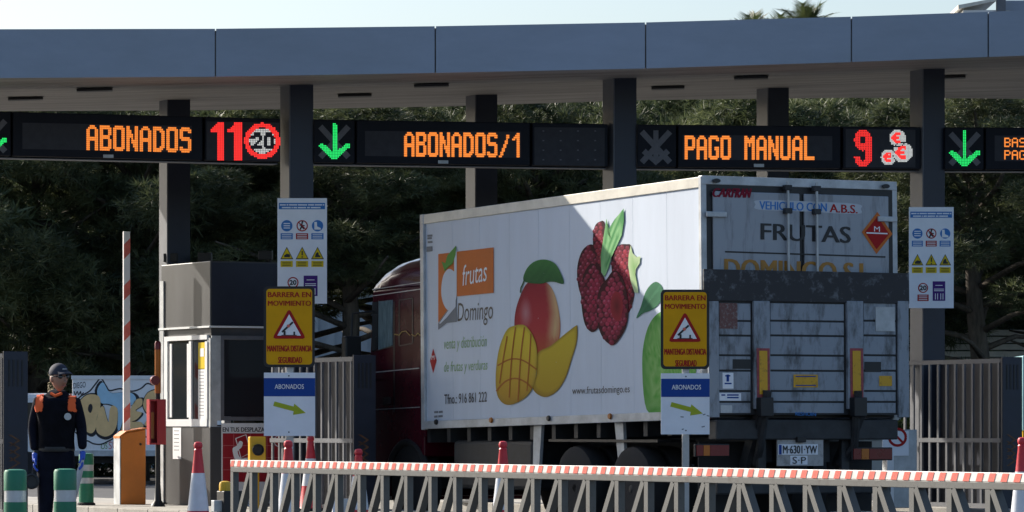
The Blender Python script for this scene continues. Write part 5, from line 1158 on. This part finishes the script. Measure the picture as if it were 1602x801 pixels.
back = [(-60, 110, 0), (110, 107, .8), (300, 111, 2.4), (470, 108, 3.2), (620, 112, 3.2), (775, 108, 2.8), (945, 111, 0), (1100, 108, 0), (1260, 112, 0), (1440, 109, 0), (1610, 112, 0)]
near_to = ['left edge', 'guard', 'rear column by the booth', 'left information board', 'lorry cab', 'middle rear column', 'column behind the lorry', 'lorry rear doors', 'right rear column', 'right information board', 'right edge']
for i, (x, Z, lf) in enumerate(back): tree(x, Z, 112 + 14 * (i % 3), (i * 3 + 1) % 4, i * 2.3 + 1, 1.28, 'second-row pine filling the gap behind the ' + near_to[i], lf)
# low bushes closing the foot of the trees
lob = []
for i, x in enumerate(range(-80, 1760, 40)):
    Z = 102 + (i * 37 % 11) * .5; q = P(x, HY, Z); hh = 1.0 + .6 * (i * 53 % 7) / 7
    if 440 < x < 640 or 1470 < x < 1640: hh = .5
    lob.append((q.x, q.y, hh * .6, .55, .8, hh))
for i, x in enumerate(range(1425, 1610, 16)): q = P(x, HY, 88 + i % 3); lob.append((q.x, q.y, 1.1, .5, .6, 1.35 + .2 * (i % 2)))  # added shrub row, keeps the gaps of the right gate dark
o = bpy.data.objects.new('undergrowth', crown_mesh('undergrowth', lob, 14000, 12, .22, .022, 'bush_leaves', 5)); C.objects.link(o)
tag(o, 'low dark undergrowth along the foot of the pines, with added shrubs behind the right gate', 'undergrowth', kind='stuff')
# palms above the canopy
def palm(x, Z, ytop, label, nf, seed):
    g = random.Random(seed); p = P(x, HY, Z); p.z = 0; h = HC + (HY - ytop) / FPX * Z - 1.3; t = thing('palm_tree', label, 'tree', p, 0, 'palms beyond the canopy')
    MB().tube([(0, 0, 0), (.1, 0, h * .5), (0, 0, h)], [.28, .22, .2], 10).build('trunk', 'bark', t)
    for i in range(nf):
        a = i * 2.4; el = g.uniform(.1, 1.5); L = g.uniform(1.0, 1.5); mb = MB(); prev = None; d = Vector((math.cos(a), math.sin(a), 0)); sdv = Vector((-math.sin(a), math.cos(a), 0)); pts = []
        for q in range(7):
            s = q / 6; e = el - s * s * .9; pts.append(Vector((0, 0, h)) + (d * math.cos(el) * s + Vector((0, 0, 1)) * (math.sin(el) * s - .35 * s * s)) * L)
        mb.tube(pts, [.02, .018, .016, .014, .012, .01, .005], 5)
        for q in range(2, 7):
            for sgn in (-1, 1):
                for jj in (0, .5):
                    c = pts[q - 1].lerp(pts[q], jj); ln = .5 * (1 - .4 * abs(q - 4) / 3); tip = c + (sdv * sgn * .75 + (pts[q] - pts[q - 1]).normalized() * .8).normalized() * ln + Vector((0, 0, -.05))
                    wv = (pts[q] - pts[q - 1]).normalized() * .03; mb.add([c - wv, c + wv, tip], [(0, 1, 2)])
        mb.sm = False; mb.build('frond', 'palm_leaves', t)
palm(1262, 112, -16, 'tallest palm showing its fronds above the canopy edge', 30, 3)
palm(1172, 116, -2, 'left of the palms barely showing above the canopy edge', 24, 4)
palm(1222, 114, 2, 'small palm between the tallest palm and the left one', 22, 5)
